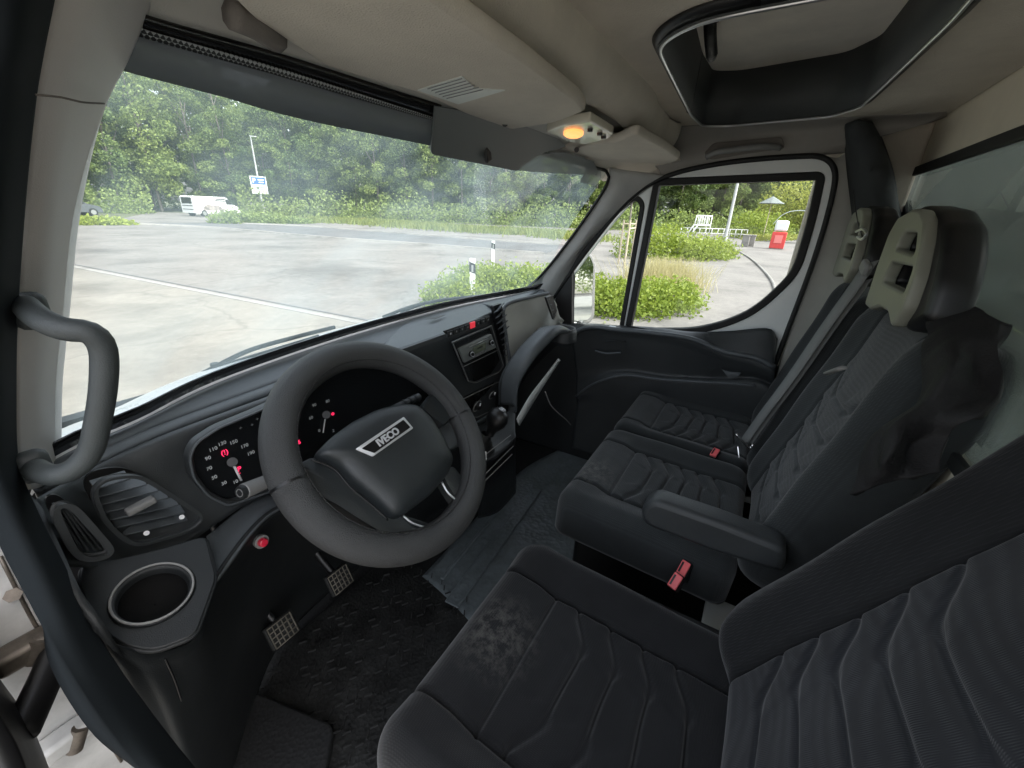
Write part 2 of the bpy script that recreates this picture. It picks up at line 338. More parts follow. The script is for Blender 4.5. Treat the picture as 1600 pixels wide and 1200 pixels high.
# ================================================================== GROUND AND SETTING
def struct(o): o['kind'] = 'structure'; return o
def groundmat(name, c1, c2, scale, streak=0):
    m = bpy.data.materials.new(name); m.use_nodes = True; n = m.node_tree; b = n.nodes['Principled BSDF']; b.inputs['Roughness'].default_value = 0.9
    tc = n.nodes.new('ShaderNodeTexCoord')
    a = n.nodes.new('ShaderNodeTexNoise'); a.inputs['Scale'].default_value = scale; a.inputs['Detail'].default_value = 10; a.inputs['Roughness'].default_value = 0.7
    n.links.new(tc.outputs['Object'], a.inputs['Vector'])
    g = n.nodes.new('ShaderNodeTexNoise'); g.inputs['Scale'].default_value = 6; g.inputs['Detail'].default_value = 10; g.inputs['Roughness'].default_value = 0.85
    n.links.new(tc.outputs['Object'], g.inputs['Vector'])
    ad = n.nodes.new('ShaderNodeMath'); ad.operation = 'MULTIPLY_ADD'; ad.inputs[1].default_value = 0.55; n.links.new(g.outputs[0], ad.inputs[0])
    hh = n.nodes.new('ShaderNodeMath'); hh.operation = 'MULTIPLY'; hh.inputs[1].default_value = 0.45; n.links.new(a.outputs[0], hh.inputs[0]); n.links.new(hh.outputs[0], ad.inputs[2])
    mr = n.nodes.new('ShaderNodeMapRange'); mr.inputs[1].default_value = 0.36; mr.inputs[2].default_value = 0.64; n.links.new(ad.outputs[0], mr.inputs[0])
    mx = n.nodes.new('ShaderNodeMix'); mx.data_type = 'RGBA'; mx.inputs[6].default_value = (*c1, 1); mx.inputs[7].default_value = (*c2, 1)
    n.links.new(mr.outputs[0], mx.inputs[0])
    dn_ = n.nodes.new('ShaderNodeTexNoise'); dn_.inputs['Scale'].default_value = .8; dn_.inputs['Detail'].default_value = 5; n.links.new(tc.outputs['Object'], dn_.inputs['Vector'])
    vm = n.nodes.new('ShaderNodeVectorMath'); vm.operation = 'MULTIPLY_ADD'; vm.inputs[1].default_value = (1.5, 1.5, 0); n.links.new(dn_.outputs['Color'], vm.inputs[0]); n.links.new(tc.outputs['Object'], vm.inputs[2])
    vo = n.nodes.new('ShaderNodeTexVoronoi'); vo.feature = 'DISTANCE_TO_EDGE'; vo.inputs['Scale'].default_value = .22; n.links.new(vm.outputs[0], vo.inputs['Vector'])
    mc = n.nodes.new('ShaderNodeMapRange'); mc.inputs[1].default_value = 0.0; mc.inputs[2].default_value = .012; mc.inputs[3].default_value = .80; mc.inputs[4].default_value = 1; n.links.new(vo.outputs[0], mc.inputs[0])
    st_ = n.nodes.new('ShaderNodeTexNoise'); st_.inputs['Scale'].default_value = .28; st_.inputs['Detail'].default_value = 7; st_.inputs['Roughness'].default_value = .6; n.links.new(vm.outputs[0], st_.inputs['Vector'])
    ms_ = n.nodes.new('ShaderNodeMapRange'); ms_.inputs[1].default_value = .34; ms_.inputs[2].default_value = .5; ms_.inputs[3].default_value = .68; ms_.inputs[4].default_value = 1.05; n.links.new(st_.outputs[0], ms_.inputs[0])
    pr_ = n.nodes.new('ShaderNodeMath'); pr_.operation = 'MULTIPLY'; n.links.new(mc.outputs[0], pr_.inputs[0]); n.links.new(ms_.outputs[0], pr_.inputs[1])
    ml = n.nodes.new('ShaderNodeMix'); ml.data_type = 'RGBA'; ml.blend_type = 'MULTIPLY'; ml.inputs[0].default_value = 1; n.links.new(mx.outputs[2], ml.inputs[6]); n.links.new(pr_.outputs[0], ml.inputs[7]); n.links.new(ml.outputs[2], b.inputs['Base Color'])
    bp = n.nodes.new('ShaderNodeBump'); bp.inputs['Strength'].default_value = 0.4; bp.inputs['Distance'].default_value = 0.01; n.links.new(g.outputs[0], bp.inputs['Height']); n.links.new(bp.outputs[0], b.inputs['Normal'])
    return m
ASPH = groundmat('worn_asphalt', (0.095, 0.090, 0.084), (0.215, 0.204, 0.187), 0.35)
CONC = groundmat('pale_concrete', (0.135, 0.126, 0.11), (0.235, 0.22, 0.19), 0.5)
DARKA = groundmat('road_asphalt', (0.08, 0.08, 0.082), (0.13, 0.13, 0.13), 0.4)
KERB = groundmat('kerb_stone', (0.19, 0.183, 0.17), (0.27, 0.26, 0.24), 2)
SOIL = groundmat('forest_floor', (0.05, 0.06, 0.03), (0.12, 0.13, 0.06), 1.0)
def sheet(name, pts, z, m):
    return struct(flat(name, [[Vector((p[0], p[1], z - 0.02)) for p in pts]], (0, 0, 0.02), m))
g = pyd('ground', [(-150, -150, 0), (220, -150, 0), (220, 220, 0), (-150, 220, 0)], [(0, 1, 2, 3)], ASPH); struct(g)
def G(x, y): return A(x, y, 'z', 0.0)
# paler concrete the van stands on, up to the drainage line
l0, l1 = G(120, 418), G(540, 500); dl = (l1 - l0).normalized()
p0 = l0 - dl * 40; p1 = l1 + dl * 6.5
sheet('concrete_apron', [(-30, p0.y), (p0.x, p0.y), (p1.x, p1.y), (p1.x + 1.5, -25), (-30, -25)], 0.004, CONC)
nrm = Vector((-dl.y, dl.x, 0))
def strip(name, a, b, wd, z, h, m):
    d = (b - a).normalized(); s = Vector((-d.y, d.x, 0)) * wd / 2
    o = flat(name, [[Vector((q.x, q.y, z)) for q in (a - s, b - s, b + s, a + s)]], (0, 0, h), m); struct(o); return o
strip('drain_line', p0, p1, 0.15, 0.0, 0.012, KERB)
strip('drain_joint', p0 + nrm * 0.2, p1 + nrm * 0.2, 0.05, 0.0, 0.009, DARKA)
# woodland floor behind the lot
fk = [G(90, 354), G(130, 352), G(200, 345), G(340, 343), G(430, 342)]
sheet('woodland_floor', [(-60, 44), (8, 44.5), (14, 46), (24, 66), (44, 52), (46, 42), (56, 22), (78, 14), (90, -20), (95, -60), (200, -60), (200, 200), (-60, 200)], 0.008, SOIL)
# kerb and darker road beyond the lot
ka = [G(190, 349), G(330, 356), G(500, 371), G(640, 381), G(850, 397)]
kb = [G(330, 348), G(440, 352), G(520, 357), G(700, 371), G(890, 384)]
def ribbon(name, A_, B_, z, m):
    a = cr([Vector((p.x, p.y, z)) for p in A_], 30); b = cr([Vector((p.x, p.y, z)) for p in B_], 30)
    lp = [Vector(q) for q in a] + [Vector(q) for q in b[::-1]]
    o = flat(name, [[q + Vector((0, 0, -0.02)) for q in lp]], (0, 0, 0.02), m); return struct(o)
ribbon('far_road', ka, kb, 0.006, DARKA)
for nm, pts in (('near_kerb', ka), ('far_kerb', kb)):
    c = cr([Vector((p.x, p.y, 0.03)) for p in pts], 30)
    struct(patch(nm, [[Vector(q) + Vector((-.15, -.15, -.03)) for q in c], [Vector(q) + Vector((-.1, -.1, .06)) for q in c], [Vector(q) + Vector((.12, .12, .06)) for q in c], [Vector(q) + Vector((.15, .15, -.03)) for q in c]], KERB, nu=40, thick=0, rowsmooth=False))
# side road kerb at right
kr = cr([G(1060, 384), G(1130, 386), G(1165, 400), G(1200, 432), G(1215, 470)], 30)
struct(tube('side_kerb', [Vector(q) + Vector((0, 0, 0.03)) for q in kr], 0.05, KERB, n=8))

# ------------------------------------------------------------------ vegetation
LEAF = leafmat('leaf_tree', (0.10, 0.165, 0.06), (0.33, 0.40, 0.12))
LEAFY = leafmat('leaf_bush', (0.13, 0.20, 0.03), (0.36, 0.42, 0.07))
LEAFO = leafmat('leaf_ornamental', (0.22, 0.26, 0.04), (0.42, 0.42, 0.10))
BARK = mat('bark', (0.16, 0.14, 0.115), 0.9, bump=0.6, bscale=40, var=0.3, vscale=3)
STRAW = leafmat('straw', (0.36, 0.34, 0.17), (0.56, 0.50, 0.28))
GRASS = leafmat('grass_blade', (0.16, 0.22, 0.06), (0.36, 0.38, 0.12))
def leaves(C, size, rg, flatn=0.0):
    """C: Nx3 centres; returns vertex array of quads"""
    N = len(C)
    a = rg.normal(size=(N, 3)); a /= np.linalg.norm(a, axis=1)[:, None]
    b = rg.normal(size=(N, 3)); b -= a * (a * b).sum(1)[:, None]; b /= np.linalg.norm(b, axis=1)[:, None]
    s = size * rg.uniform(0.6, 1.3, N)[:, None]
    a = a * s * 0.5; b = b * s * 0.32
    V = np.stack([C - a, C + b * 1.0, C + a, C - b], 1).reshape(-1, 3)
    return V
def leafmesh(name, V, m, tone):
    N = len(V) // 4; me = bpy.data.meshes.new(name)
    me.vertices.add(len(V)); me.vertices.foreach_set('co', V.astype(np.float32).ravel())
    me.loops.add(N * 4); me.loops.foreach_set('vertex_index', np.arange(N * 4, dtype=np.int32))
    me.polygons.add(N); me.polygons.foreach_set('loop_start', np.arange(0, N * 4, 4, dtype=np.int32)); me.polygons.foreach_set('loop_total', np.full(N, 4, np.int32))
    me.update(calc_edges=True); setcolor_attr(me, tone); me.materials.append(m); return me
def crown_points(n, rx, rz, zc, rg, blobs=75, low=0.3):
    C = []; T = []
    per = n // blobs
    for _ in range(blobs):
        d = rg.normal(size=3); d /= np.linalg.norm(d); rr = rg.uniform(0.35, 1.0) ** 0.6
        c = np.array([d[0] * rx * rr, d[1] * rx * rr, zc + d[2] * rz * rr])
        br = rg.uniform(0.13, 0.36) * rx
        q = rg.normal(size=(per, 3)); q /= np.linalg.norm(q, axis=1)[:, None]; q *= (rg.uniform(0.25, 1, (per, 1)) ** 0.5) * br; q[:, 2] *= 0.75
        C.append(c + q); T.append(np.clip(rg.normal(rg.uniform(0.1, 0.85), 0.25, per), 0, 1))
    return np.vstack(C), np.concatenate(T)
def make_tree(seed, h, rx, base, size=0.27, n=17000):
    rg = np.random.default_rng(seed)
    P, T = crown_points(n, rx, (h - base) / 2, (h + base) / 2, rg)
    root = thing('tree', (0, 0, 0), '', 'tree')
    link('crown', leafmesh('crown', leaves(P, size, rg), LEAF, T), None, root, smooth=False)
    tr = []; v = []; f = []
    def limb(pts, rad):
        P = cr(pts, 8); k0 = len(v)
        for i, p in enumerate(P):
            r = rad * (1 - 0.75 * i / 7)
            for k in range(6): v.append((p[0] + r * math.cos(k * 1.047), p[1] + r * math.sin(k * 1.047), p[2]))
        for i in range(7):
            for k in range(6): f.append((k0 + i * 6 + k, k0 + i * 6 + (k + 1) % 6, k0 + (i + 1) * 6 + (k + 1) % 6, k0 + (i + 1) * 6 + k))
    lx, ly = rg.uniform(-.8, .8, 2)
    limb([(0, 0, -.1), (lx * .4, ly * .4, h * .35), (lx, ly, h * .85)], 0.17)
    for _ in range(7):
        z0 = rg.uniform(.25, .7) * h; a = rg.uniform(0, 6.28); q = z0 / h / .85
        limb([(lx * q, ly * q, z0), (lx * q + math.cos(a) * rx * .4, ly * q + math.sin(a) * rx * .4, z0 + h * .12), (math.cos(a) * rx * .85, math.sin(a) * rx * .85, z0 + h * .22)], 0.07)
    pyd('trunk', v, f, BARK, root)
    return root
def copytree(root, loc, rz, sc, label, group=None):
    r = root.copy(); col.objects.link(r); r.location = loc; r.rotation_euler = (0, 0, rz); r.scale = sc; r['label'] = label
    if group: r['group'] = group
    for ch in list(root.children):
        c = ch.copy(); col.objects.link(c); c.parent = r
        for g2 in ch.children:
            d = g2.copy(); col.objects.link(d); d.parent = c
    return r
TG = 'trees of the wood round the car park'
protos = [make_tree(11, 18, 3.8, .6), make_tree(12, 20, 3.3, 1.2, n=15000), make_tree(13, 17, 4.4, .2, n=19000), make_tree(14, 19, 3.2, 1.0, n=14000)]
adj = ['broad', 'tall thin-crowned', 'low-branching', 'slender airy']
where = []
def treeline(path, step, off, zs):
    c = cr([Vector((*p, 0)) for p in path], 200); L = np.r_[0, np.cumsum(np.linalg.norm(np.diff(c, axis=0), axis=1))]
    t = off
    while t < L[-1]:
        i = np.searchsorted(L, t); i = min(i, 198); d = c[i + 1] - c[i]; d /= np.linalg.norm(d); nn = np.array([-d[1], d[0], 0])
        where.append((c[i] + nn * zs[0] + rng.normal(0, .5, 3) * [1, 1, 0], zs[1])); t += step * rng.uniform(.85, 1.15)
tl = [(2, 66), (14, 66), (26, 68), (38, 61), (46, 50), (53, 38), (59, 27), (66, 17), (74, 8), (84, -2), (92, -14), (97, -28), (100, -46)]
treeline(tl, 4.0, 0, (0, 0)); treeline(tl, 4.4, 2, (5, 1)); treeline(tl, 4.8, 1, (10, 2))
used = [False] * 4
behind = [(-14, -34), (-4, -38), (5, -36), (14, -33), (23, -30)]
cnt = [0, 0, 0]
def ordn(n):
    return f"{n}{'th' if 10 <= n % 100 <= 20 else {1: 'st', 2: 'nd', 3: 'rd'}.get(n % 10, 'th')}"
rowname = ['front row', 'second row', 'back row']
for i, (p, rw) in enumerate(where):
    k = int(rng.integers(0, 4)); az = math.degrees(math.atan2(p[0] + .92, p[1]))
    cnt[rw] += 1; nth = cnt[rw]
    lab = f'{adj[k]} green tree, {ordn(nth)} from the left in the {rowname[rw]} of the wood'
    sc = rng.uniform(.85, 1.15); hh = sc * (1.0 + .08 * rw)
    if used[k]: copytree(protos[k], (p[0], p[1], 0), rng.uniform(0, 6.28), (sc, sc, hh), lab, TG)
    else:
        r = protos[k]; r.location = (p[0], p[1], 0); r.rotation_euler = (0, 0, rng.uniform(0, 6.28)); r['label'] = lab; r['group'] = TG; used[k] = True
        for ch in r.children: ch.matrix_parent_inverse = Matrix.Identity(4)
for i, (x_, y_) in enumerate(behind):
    copytree(protos[i % 4], (x_, y_, 0), i * 1.3, (1.05, 1.05, .8), f'{adj[i % 4]} green tree behind the van, {ordn(i + 1)} from the left in its door mirror', 'trees behind the van')
# undergrowth at the foot of the wood: one mass nobody could count
fw_ = cr([Vector((*p, 0)) for p in [(0, 84), (20, 86), (40, 80), (60, 66), (74, 48), (84, 30), (96, 10), (112, -10)]], 400)
idx = rng.integers(0, 400, 30000); q = fw_[idx] + rng.normal(0, 2, (30000, 3)) * [1, 1, 0]; q[:, 2] = rng.uniform(0, 1, 30000) * (17 + 3 * np.sin(idx * .21) * np.cos(idx * .07))
o = link('distant_wood', leafmesh('distant_wood', leaves(q, .9, rng), LEAF, rng.uniform(.0, .8, len(q))), None, None, False)
tag(o, 'dense far wood filling the gaps behind the trees', 'wood', kind='stuff')
uc = cr([Vector((*p, 0)) for p in [(0, 61), (14, 60), (26, 61), (35, 56), (42, 46), (49, 34), (55, 23), (63, 13), (71, 5), (80, -5)]], 300)
idx = rng.integers(0, 300, 24000); q = uc[idx] + rng.normal(0, 1, (24000, 3)) * [1.3, 1.3, 0]
q[:, 2] = rng.uniform(0, 1, 24000) ** 1.3 * (2.4 + 1.3 * np.sin(idx * .35) * np.cos(idx * .11))
q[:, 2] = np.abs(q[:, 2])
q = q[~((np.abs(np.degrees(np.arctan2(q[:, 0] + .92, q[:, 1])) - 24.5) < 3.6))]
o = link('undergrowth', leafmesh('undergrowth', leaves(q, .34, rng), LEAF, rng.uniform(.2, 1, len(q))), None, None, False)
tag(o, 'dark green undergrowth along the foot of the wood', 'undergrowth', kind='stuff')

def bush(name, blobs, size, n, m, label, cat='bush', spread=.6, seed=3):
    """blobs: (x,y,z,rx,rz)"""
    rg = np.random.default_rng(seed); C = []; T = []
    vol = sum(b[3] ** 2 for b in blobs)
    for (x, y, z, rx, rz) in blobs:
        k = int(n * rx ** 2 / vol); d = rg.normal(size=(k, 3)); d /= np.linalg.norm(d, axis=1)[:, None]
        rr = rg.uniform(spread, 1.12, (k, 1)) * (1 + .12 * rg.normal(size=(k, 1)) * (rg.uniform(size=(k, 1)) < .3)) * (1 + .10 * np.sin(d[:, :1] * 9 + seed) * np.cos(d[:, 1:2] * 8))
        q = d * rr * [rx, rx, rz] + [x, y, z]; q = q[q[:, 2] > 0.0]
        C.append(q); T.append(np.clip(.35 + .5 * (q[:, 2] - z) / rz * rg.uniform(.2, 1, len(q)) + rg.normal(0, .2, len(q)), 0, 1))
    C = np.vstack(C); T = np.concatenate(T)
    root = thing(name, (blobs[0][0], blobs[0][1], 0), label, cat)
    link('foliage', leafmesh('foliage', leaves(C, size, rg), m, T), None, root, False)
    v = []; f = []
    for (x, y, z, rx, rz) in blobs:                   # woody inside that keeps it from being see-through
        for k in range(5):
            a = rg.uniform(0, 6.28); k0 = len(v); r = .02
            for (px_, py_, pz_, rad) in ((x, y, 0, r), (x + math.cos(a) * rx * .7, y + math.sin(a) * rx * .7, z + rz * .6, r * .4)):
                for j in range(5): v.append((px_ + rad * math.cos(j * 1.257), py_ + rad * math.sin(j * 1.257), pz_))
            for j in range(5): f.append((k0 + j, k0 + (j + 1) % 5, k0 + 5 + (j + 1) % 5, k0 + 5 + j))
    pyd('stems', v, f, BARK, root)
    return root
# bright bush next to the van, seen through windscreen corner and quarter glass
bl = []
for (px_, py_, r_, h_) in [(715, 466, .75, .5), (752, 448, .95, .62), (790, 455, .95, .62), (835, 452, 1.0, .62), (880, 462, 1.0, .62), (930, 470, 1.0, .6), (975, 474, .9, .55), (1020, 470, .9, .55), (1050, 465, .7, .5)]:
    p = G(px_, py_ + 12); bl.append((p.x, p.y, .1, r_, h_))
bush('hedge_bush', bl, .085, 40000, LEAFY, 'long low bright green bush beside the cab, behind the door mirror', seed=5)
bl = []
for (px_, py_, r_, h_) in [(1000, 403, 1.3, 1.35), (1035, 403, 1.4, 1.45), (1065, 404, 1.3, 1.05), (1095, 404, 1.3, .95), (1118, 402, 1.1, .9)]:
    p = G(px_, py_); bl.append((p.x, p.y, .1, r_, h_))
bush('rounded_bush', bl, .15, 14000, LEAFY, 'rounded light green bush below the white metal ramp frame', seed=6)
bl = []
for (px_, py_, r_, h_) in [(1170, 364, 2.6, 3.4), (1190, 364, 2.6, 3.3), (1205, 364, 2.4, 3.0)]:
    d = G(px_, 372); bl.append((d.x, d.y, .4, r_, h_ * .7))
bush('clipped_shrub', bl, .28, 7000, LEAFY, 'round clipped green shrub left of the grey canopy', seed=7)
d = G(1240, 370)
bush('golden_tree', [(d.x - 8, d.y + 1.5, 3.4, 3.2, 3.0), (d.x - 7, d.y - 2, 3.2, 3.0, 2.8), (d.x - 6, d.y - 5, 3.4, 3.0, 2.6)], .32, 9000, LEAFO, 'yellow-green small tree behind the grey canopy and red bin', 'tree', seed=8)
bl = []
for (px_, r_) in [(1180, 1.2), (1200, 1.2), (1220, 1.1), (1240, 1.2), (1258, 1.2)]:
    d = G(px_, 373); bl.append((d.x - 5, d.y, 0, r_, .6))
bush('flower_border', bl, .2, 4000, LEAFO, 'low yellow planting running behind the red bin', 'planting', seed=9)
bl = []
for px_ in (90, 110, 130, 150, 168, 182):
    d = G(px_, 351); bl.append((d.x, d.y, 0, 1.1, .5 if px_ < 170 else .35))
bush('verge_shrub', bl, .2, 5000, LEAFY, 'low yellow-green shrub strip by the left pillar at the lot edge', seed=10)
bl = []
for px_, h_ in ((352, .9), (370, 1.1), (392, 1.0), (412, .9), (432, .8), (455, .6), (470, .5)):
    d = G(px_, 349); bl.append((d.x, d.y, 0, 1.15, h_))
bush('verge_bush', bl, .22, 7500, LEAF, 'dull green bush at the foot of the lamp post, hiding the van nose', seed=11)
# rough grass verge along the far road
pts = []
c = cr([G(470, 347), G(560, 350), G(700, 360), G(800, 366), G(860, 369), G(930, 378)], 200)
idx = rng.integers(0, 200, 9000)
def blades(Pb, h, wd, rg):
    N = len(Pb); a = rg.uniform(0, 6.28, N); dirs = np.stack([np.cos(a), np.sin(a), np.zeros(N)], 1)
    H = h * rg.uniform(.5, 1.3, N)[:, None]; lean = rg.normal(0, .3, (N, 3)) * H; lean[:, 2] = 0
    top = Pb + lean; top[:, 2] += H[:, 0]
    w_ = dirs * wd
    return np.stack([Pb - w_, Pb + w_, top + w_ * .3, top - w_ * .3], 1).reshape(-1, 3)
q = c[idx] + rng.normal(0, 1, (9000, 3)) * [1.6, 1.2, 0] + np.array([1.6, 1.2, 0]); q[:, 2] = 0
o = link('grass_verge', leafmesh('grass_verge', blades(q * np.array([1, 1, 1]), .45, .06, rng), GRASS, rng.uniform(0, 1, len(q))), None, None, False)
tag(o, 'rough yellow-green grass verge below the wood', 'grass', kind='stuff')
c = cr([G(1010, 452), G(1040, 450), G(1058, 452)], 50)
q = c[rng.integers(0, 50, 2600)] + rng.normal(0, 1, (2600, 3)) * [.55, .4, 0]; q[:, 2] = 0
o = link('pale_grass', leafmesh('pale_grass', blades(q, .68, .010, rng), STRAW, rng.uniform(0, 1, len(q))), None, None, False)
tag(o, 'clump of pale straw-coloured grass between the two bushes', 'grass', kind='stuff')

# ------------------------------------------------------------------ street things
def post(name, base, h, r, label, lean=(0, 0), m=STEEL, group=None):
    root = thing(name, base, label, 'lamp post', group)
    b = Vector(base); t = b + Vector((lean[0], lean[1], h))
    cyl('pole', b, t, r, m, root, 12, r * .6)
    cyl('base_collar', b, b + Vector((0, 0, .5)), r * 1.5, m, root, 12)
    d = Vector((0.75, -.65, 0))
    box('lamp_head', t + d * .3 + Vector((0, 0, .05)), (.75, .2, .09), WHITE, root, ux=d, uy=(0, 0, 1) if False else Vector((.65, .75, 0)))
    return root, b, t
pb = G(413, 336)
lp_, pbv, ptv = post('lamp_post', pb, 9.2, .15, 'grey lamp post carrying a blue and white sign at the wood edge')
sg = thing('parking_sign', pb, 'blue and white parking sign fixed to the left lamp post', 'sign')
dd = (CAM - pb); dd.z = 0; dd.normalize(); sr = Vector((-dd.y, dd.x, 0)); sr = -sr if sr.dot(RT) < 0 else sr
SG = pb + dd * .2 + Vector((0, 0, 3.65))
box('panel', SG, (1.85, 2.1, .06), WHITE, sg, ux=sr, uy=(0, 0, 1))
BLUE = mat('sign_blue', (0.03, 0.12, 0.32), 0.5)
box('blue_field', SG + dd * .035 + Vector((0, 0, .5)), (1.6, .85, .012), BLUE, sg, ux=sr, uy=(0, 0, 1), bev=0)
text('letter', 'P', .75, SG + dd * .045 + Vector((0, 0, .48)) - sr * .5, sr, (0, 0, 1), WHITETXT, sg, bold=.02)
for k, wd in enumerate((.7, .55)): box('text_line', SG + dd * .045 + Vector((0, 0, .63 - .3 * k)) + sr * .3, (wd, .13, .006), WHITETXT, sg, ux=sr, uy=(0, 0, 1), bev=0)
for k, wd in enumerate((1.1, .8)): box('text_line', SG + dd * .035 + Vector((0, 0, -.28 - .22 * k)), (wd, .08, .006), BLUE, sg, ux=sr, uy=(0, 0, 1), bev=0)
pb2 = G(1132, 378); post('lamp_post', pb2, 9.5, .15, 'tall pale lamp post seen through the passenger side window')

def delineator(x, y, h, label):
    b = G(x, y); root = thing('delineator_post', b, label, 'post', 'delineator posts at the lot edge')
    pr = [(-.06, -.03), (.06, -.03), (.05, .05), (-.05, .05)]
    d = (CAM - b); d.z = 0; d.normalize(); s = Vector((d.y, -d.x, 0))
    lp = [b + s * px_ - d * py_ for px_, py_ in pr]
    v = lp + [p + Vector((0, 0, h - (.06 if i > 1 else 0))) for i, p in enumerate(lp)]
    bevel(auto(pyd('shaft', v, [(3, 2, 1, 0), (4, 5, 6, 7), (0, 1, 5, 4), (1, 2, 6, 5), (2, 3, 7, 6), (3, 0, 4, 7)], WHITE, root)), .008)
    z0 = h * .68
    v = [b + s * (px_ * 1.08) - d * (py_ * 1.1) + Vector((0, 0, z)) for z in (z0, z0 + h * .2) for px_, py_ in pr]
    for i, (px_, py_) in enumerate(pr): v[i] += Vector((0, 0, .05 if px_ > 0 else 0)); v[i + 4] += Vector((0, 0, .05 if px_ > 0 else 0))
    pyd('black_band', v, [(3, 2, 1, 0), (4, 5, 6, 7), (0, 1, 5, 4), (1, 2, 6, 5), (2, 3, 7, 6), (3, 0, 4, 7)], BLACK, root, False)
    box('reflector', b + d * .038 + Vector((0, 0, z0 + h * .11)), (.04, .14, .006), SILVER, root, ux=s, uy=(0, 0, 1), bev=0)
    return root
delineator(738, 478, 1.0, 'nearer white delineator post with black band by the bush')
delineator(770, 418, .92, 'farther small white delineator post behind the bush')

# staked young tree
root = thing('staked_tree', G(975, 412), 'young tree held between wooden stakes, seen through the quarter glass', 'tree')
WOOD = mat('stake_wood', (0.45, 0.38, 0.28), .8, var=.2)
sp = [G(966, 412), G(985, 412), G(975, 418)]
for p in sp: cyl('stake', p, p + Vector((0, 0, 1.75)), .04, WOOD, root, 8)
tube('crossbar', [sp[0] + Vector((0, 0, 1.6)), sp[1] + Vector((0, 0, 1.6))], .03, WOOD, root, 6)
tube('crossbar', [sp[1] + Vector((0, 0, 1.45)), sp[2] + Vector((0, 0, 1.45))], .03, WOOD, root, 6)
cb = G(975, 413); tube('trunk', [cb, cb + Vector((0, 0, 1.6)), cb + Vector((.1, .1, 3.6))], .035, BARK, root, 7, 10)
P, T = crown_points(1400, .9, 1.2, 3.6, np.random.default_rng(4), 12); P += np.array([cb.x, cb.y, 0])
link('crown', leafmesh('crown', leaves(P, .14, rng), LEAFY, T), None, root, False)

# white ramp frame (play equipment) in front of the wood
b0, b1 = G(1076, 371), G(1106, 372)
root = thing('ramp_frame', b1, 'white tubular ramp with railed platform at the wood edge', 'ramp')
dx = (b1 - b0); dn = dx.normalized(); sdv = Vector((-dn.y, dn.x, 0)) * .7
z1, z2 = 1.25, 2.15
for s in (0, 1):
    o_ = sdv * s
    e = b1 + dn * 1.5
    tube('leg', [b1 + o_, b1 + o_ + Vector((0, 0, z2))], .045, WHITE, root, 6); tube('leg', [b1 - dn * 1.4 + o_ + Vector((0, 0, z1)), b1 - dn * 1.3 + o_ + Vector((0, 0, z2))], .06, WHITE, root, 6)
    tube('rail', [b0 + o_, b1 - dn * 1.4 + o_ + Vector((0, 0, z1)), b1 + o_ + Vector((0, 0, z1))], .08, WHITE, root, 6)
    tube('rail', [b1 - dn * 1.3 + o_ + Vector((0, 0, z2)), b1 + o_ + Vector((0, 0, z2))], .06, WHITE, root, 6)
    for k in range(1, 5):
        q_ = b1 - dn * (1.35 * k / 5) + o_; tube('baluster', [q_ + Vector((0, 0, z1)), q_ + Vector((0, 0, z2))], .03, WHITE, root, 5)
flat('deck', [[b1 - dn * 1.4 + Vector((0, 0, z1 - .1)), b1 + Vector((0, 0, z1 - .1)), b1 + sdv + Vector((0, 0, z1 - .1)), b1 - dn * 1.4 + sdv + Vector((0, 0, z1 - .1))]], (0, 0, .08), STEEL, root)
# low metal fence along the path
fa, fb = G(1062, 371), G(1165, 374)
root = thing('low_fence', fa, 'low grey tubular fence running in front of the wood', 'fence')
for k in range(12):
    p = fa.lerp(fb, k / 11); tube('post', [p, p + Vector((0, 0, .95))], .04, STEEL, root, 6)
tube('rail', [fa + Vector((0, 0, .95)), fb + Vector((0, 0, .95))], .04, STEEL, root, 6); tube('rail', [fa + Vector((0, 0, .5)), fb + Vector((0, 0, .5))], .03, STEEL, root, 6)
# red bin
bb = G(1212, 389)
root = thing('litter_bin', bb, 'red rectangular bin with a pale hood, standing by the side road', 'bin')
d = (CAM - bb); d.z = 0; d.normalize(); s = Vector((-d.y, d.x, 0))
box('body', bb + Vector((0, 0, .62)), (.95, .7, 1.15), mat('bin_red', (.62, .04, .035), .45, var=.1), root, ux=s, uy=-d, bev=.05)
box('panel', bb + d * .37 + Vector((0, 0, .7)), (.5, .55, .03), mat('bin_panel', (.75, .2, .18), .5), root, ux=s, uy=(0, 0, 1), bev=.01)
box('hood', bb + Vector((0, 0, 1.62)), (.85, .6, .75), WHITE, root, ux=s, uy=-d, bev=.15)
# bus-shelter like grey canopy and parasol
cb_ = G(1200, 380) + Vector((3, 0, 0))
root = thing('shelter', cb_, 'pale arched shelter roof behind the red bin', 'shelter')
arc = [Vector((0, 0, 1.6)), Vector((0, -.6, 2.5)), Vector((0, -1.6, 2.9)), Vector((0, -3.2, 2.8)), Vector((0, -4.6, 2.1))]
patch('roof', [[cb_ + a for a in arc], [cb_ + a + Vector((2.5, 0, 0)) for a in arc]], mat('shelter_roof', (.55, .6, .6), .3, coat=.3), root, nu=24, thick=.05)
for y_ in (-.3, -4.4):
    for x_ in (0.1, 2.4): cyl('post', cb_ + Vector((x_, y_, 0)), cb_ + Vector((x_, y_, 2.0)), .05, STEEL, root, 8)
ub = G(1190, 376) + Vector((2, 0, 0))
root = thing('parasol', ub, 'pale grey parasol standing left of the shelter', 'parasol')
cyl('pole', ub, ub + Vector((0, 0, 4.2)), .04, WOOD, root, 8)
N = 8; v = [ub + Vector((0, 0, 4.3))] + [ub + Vector((1.2 * math.cos(k * math.pi / 4), 1.2 * math.sin(k * math.pi / 4), 3.6)) for k in range(N)]
o = pyd('canopy', v, [(0, 1 + k, 1 + (k + 1) % N) for k in range(N)], mat('canopy_cloth', (.16, .18, .175), .9), root, False); o.modifiers.new('s', 'SOLIDIFY').thickness = .03
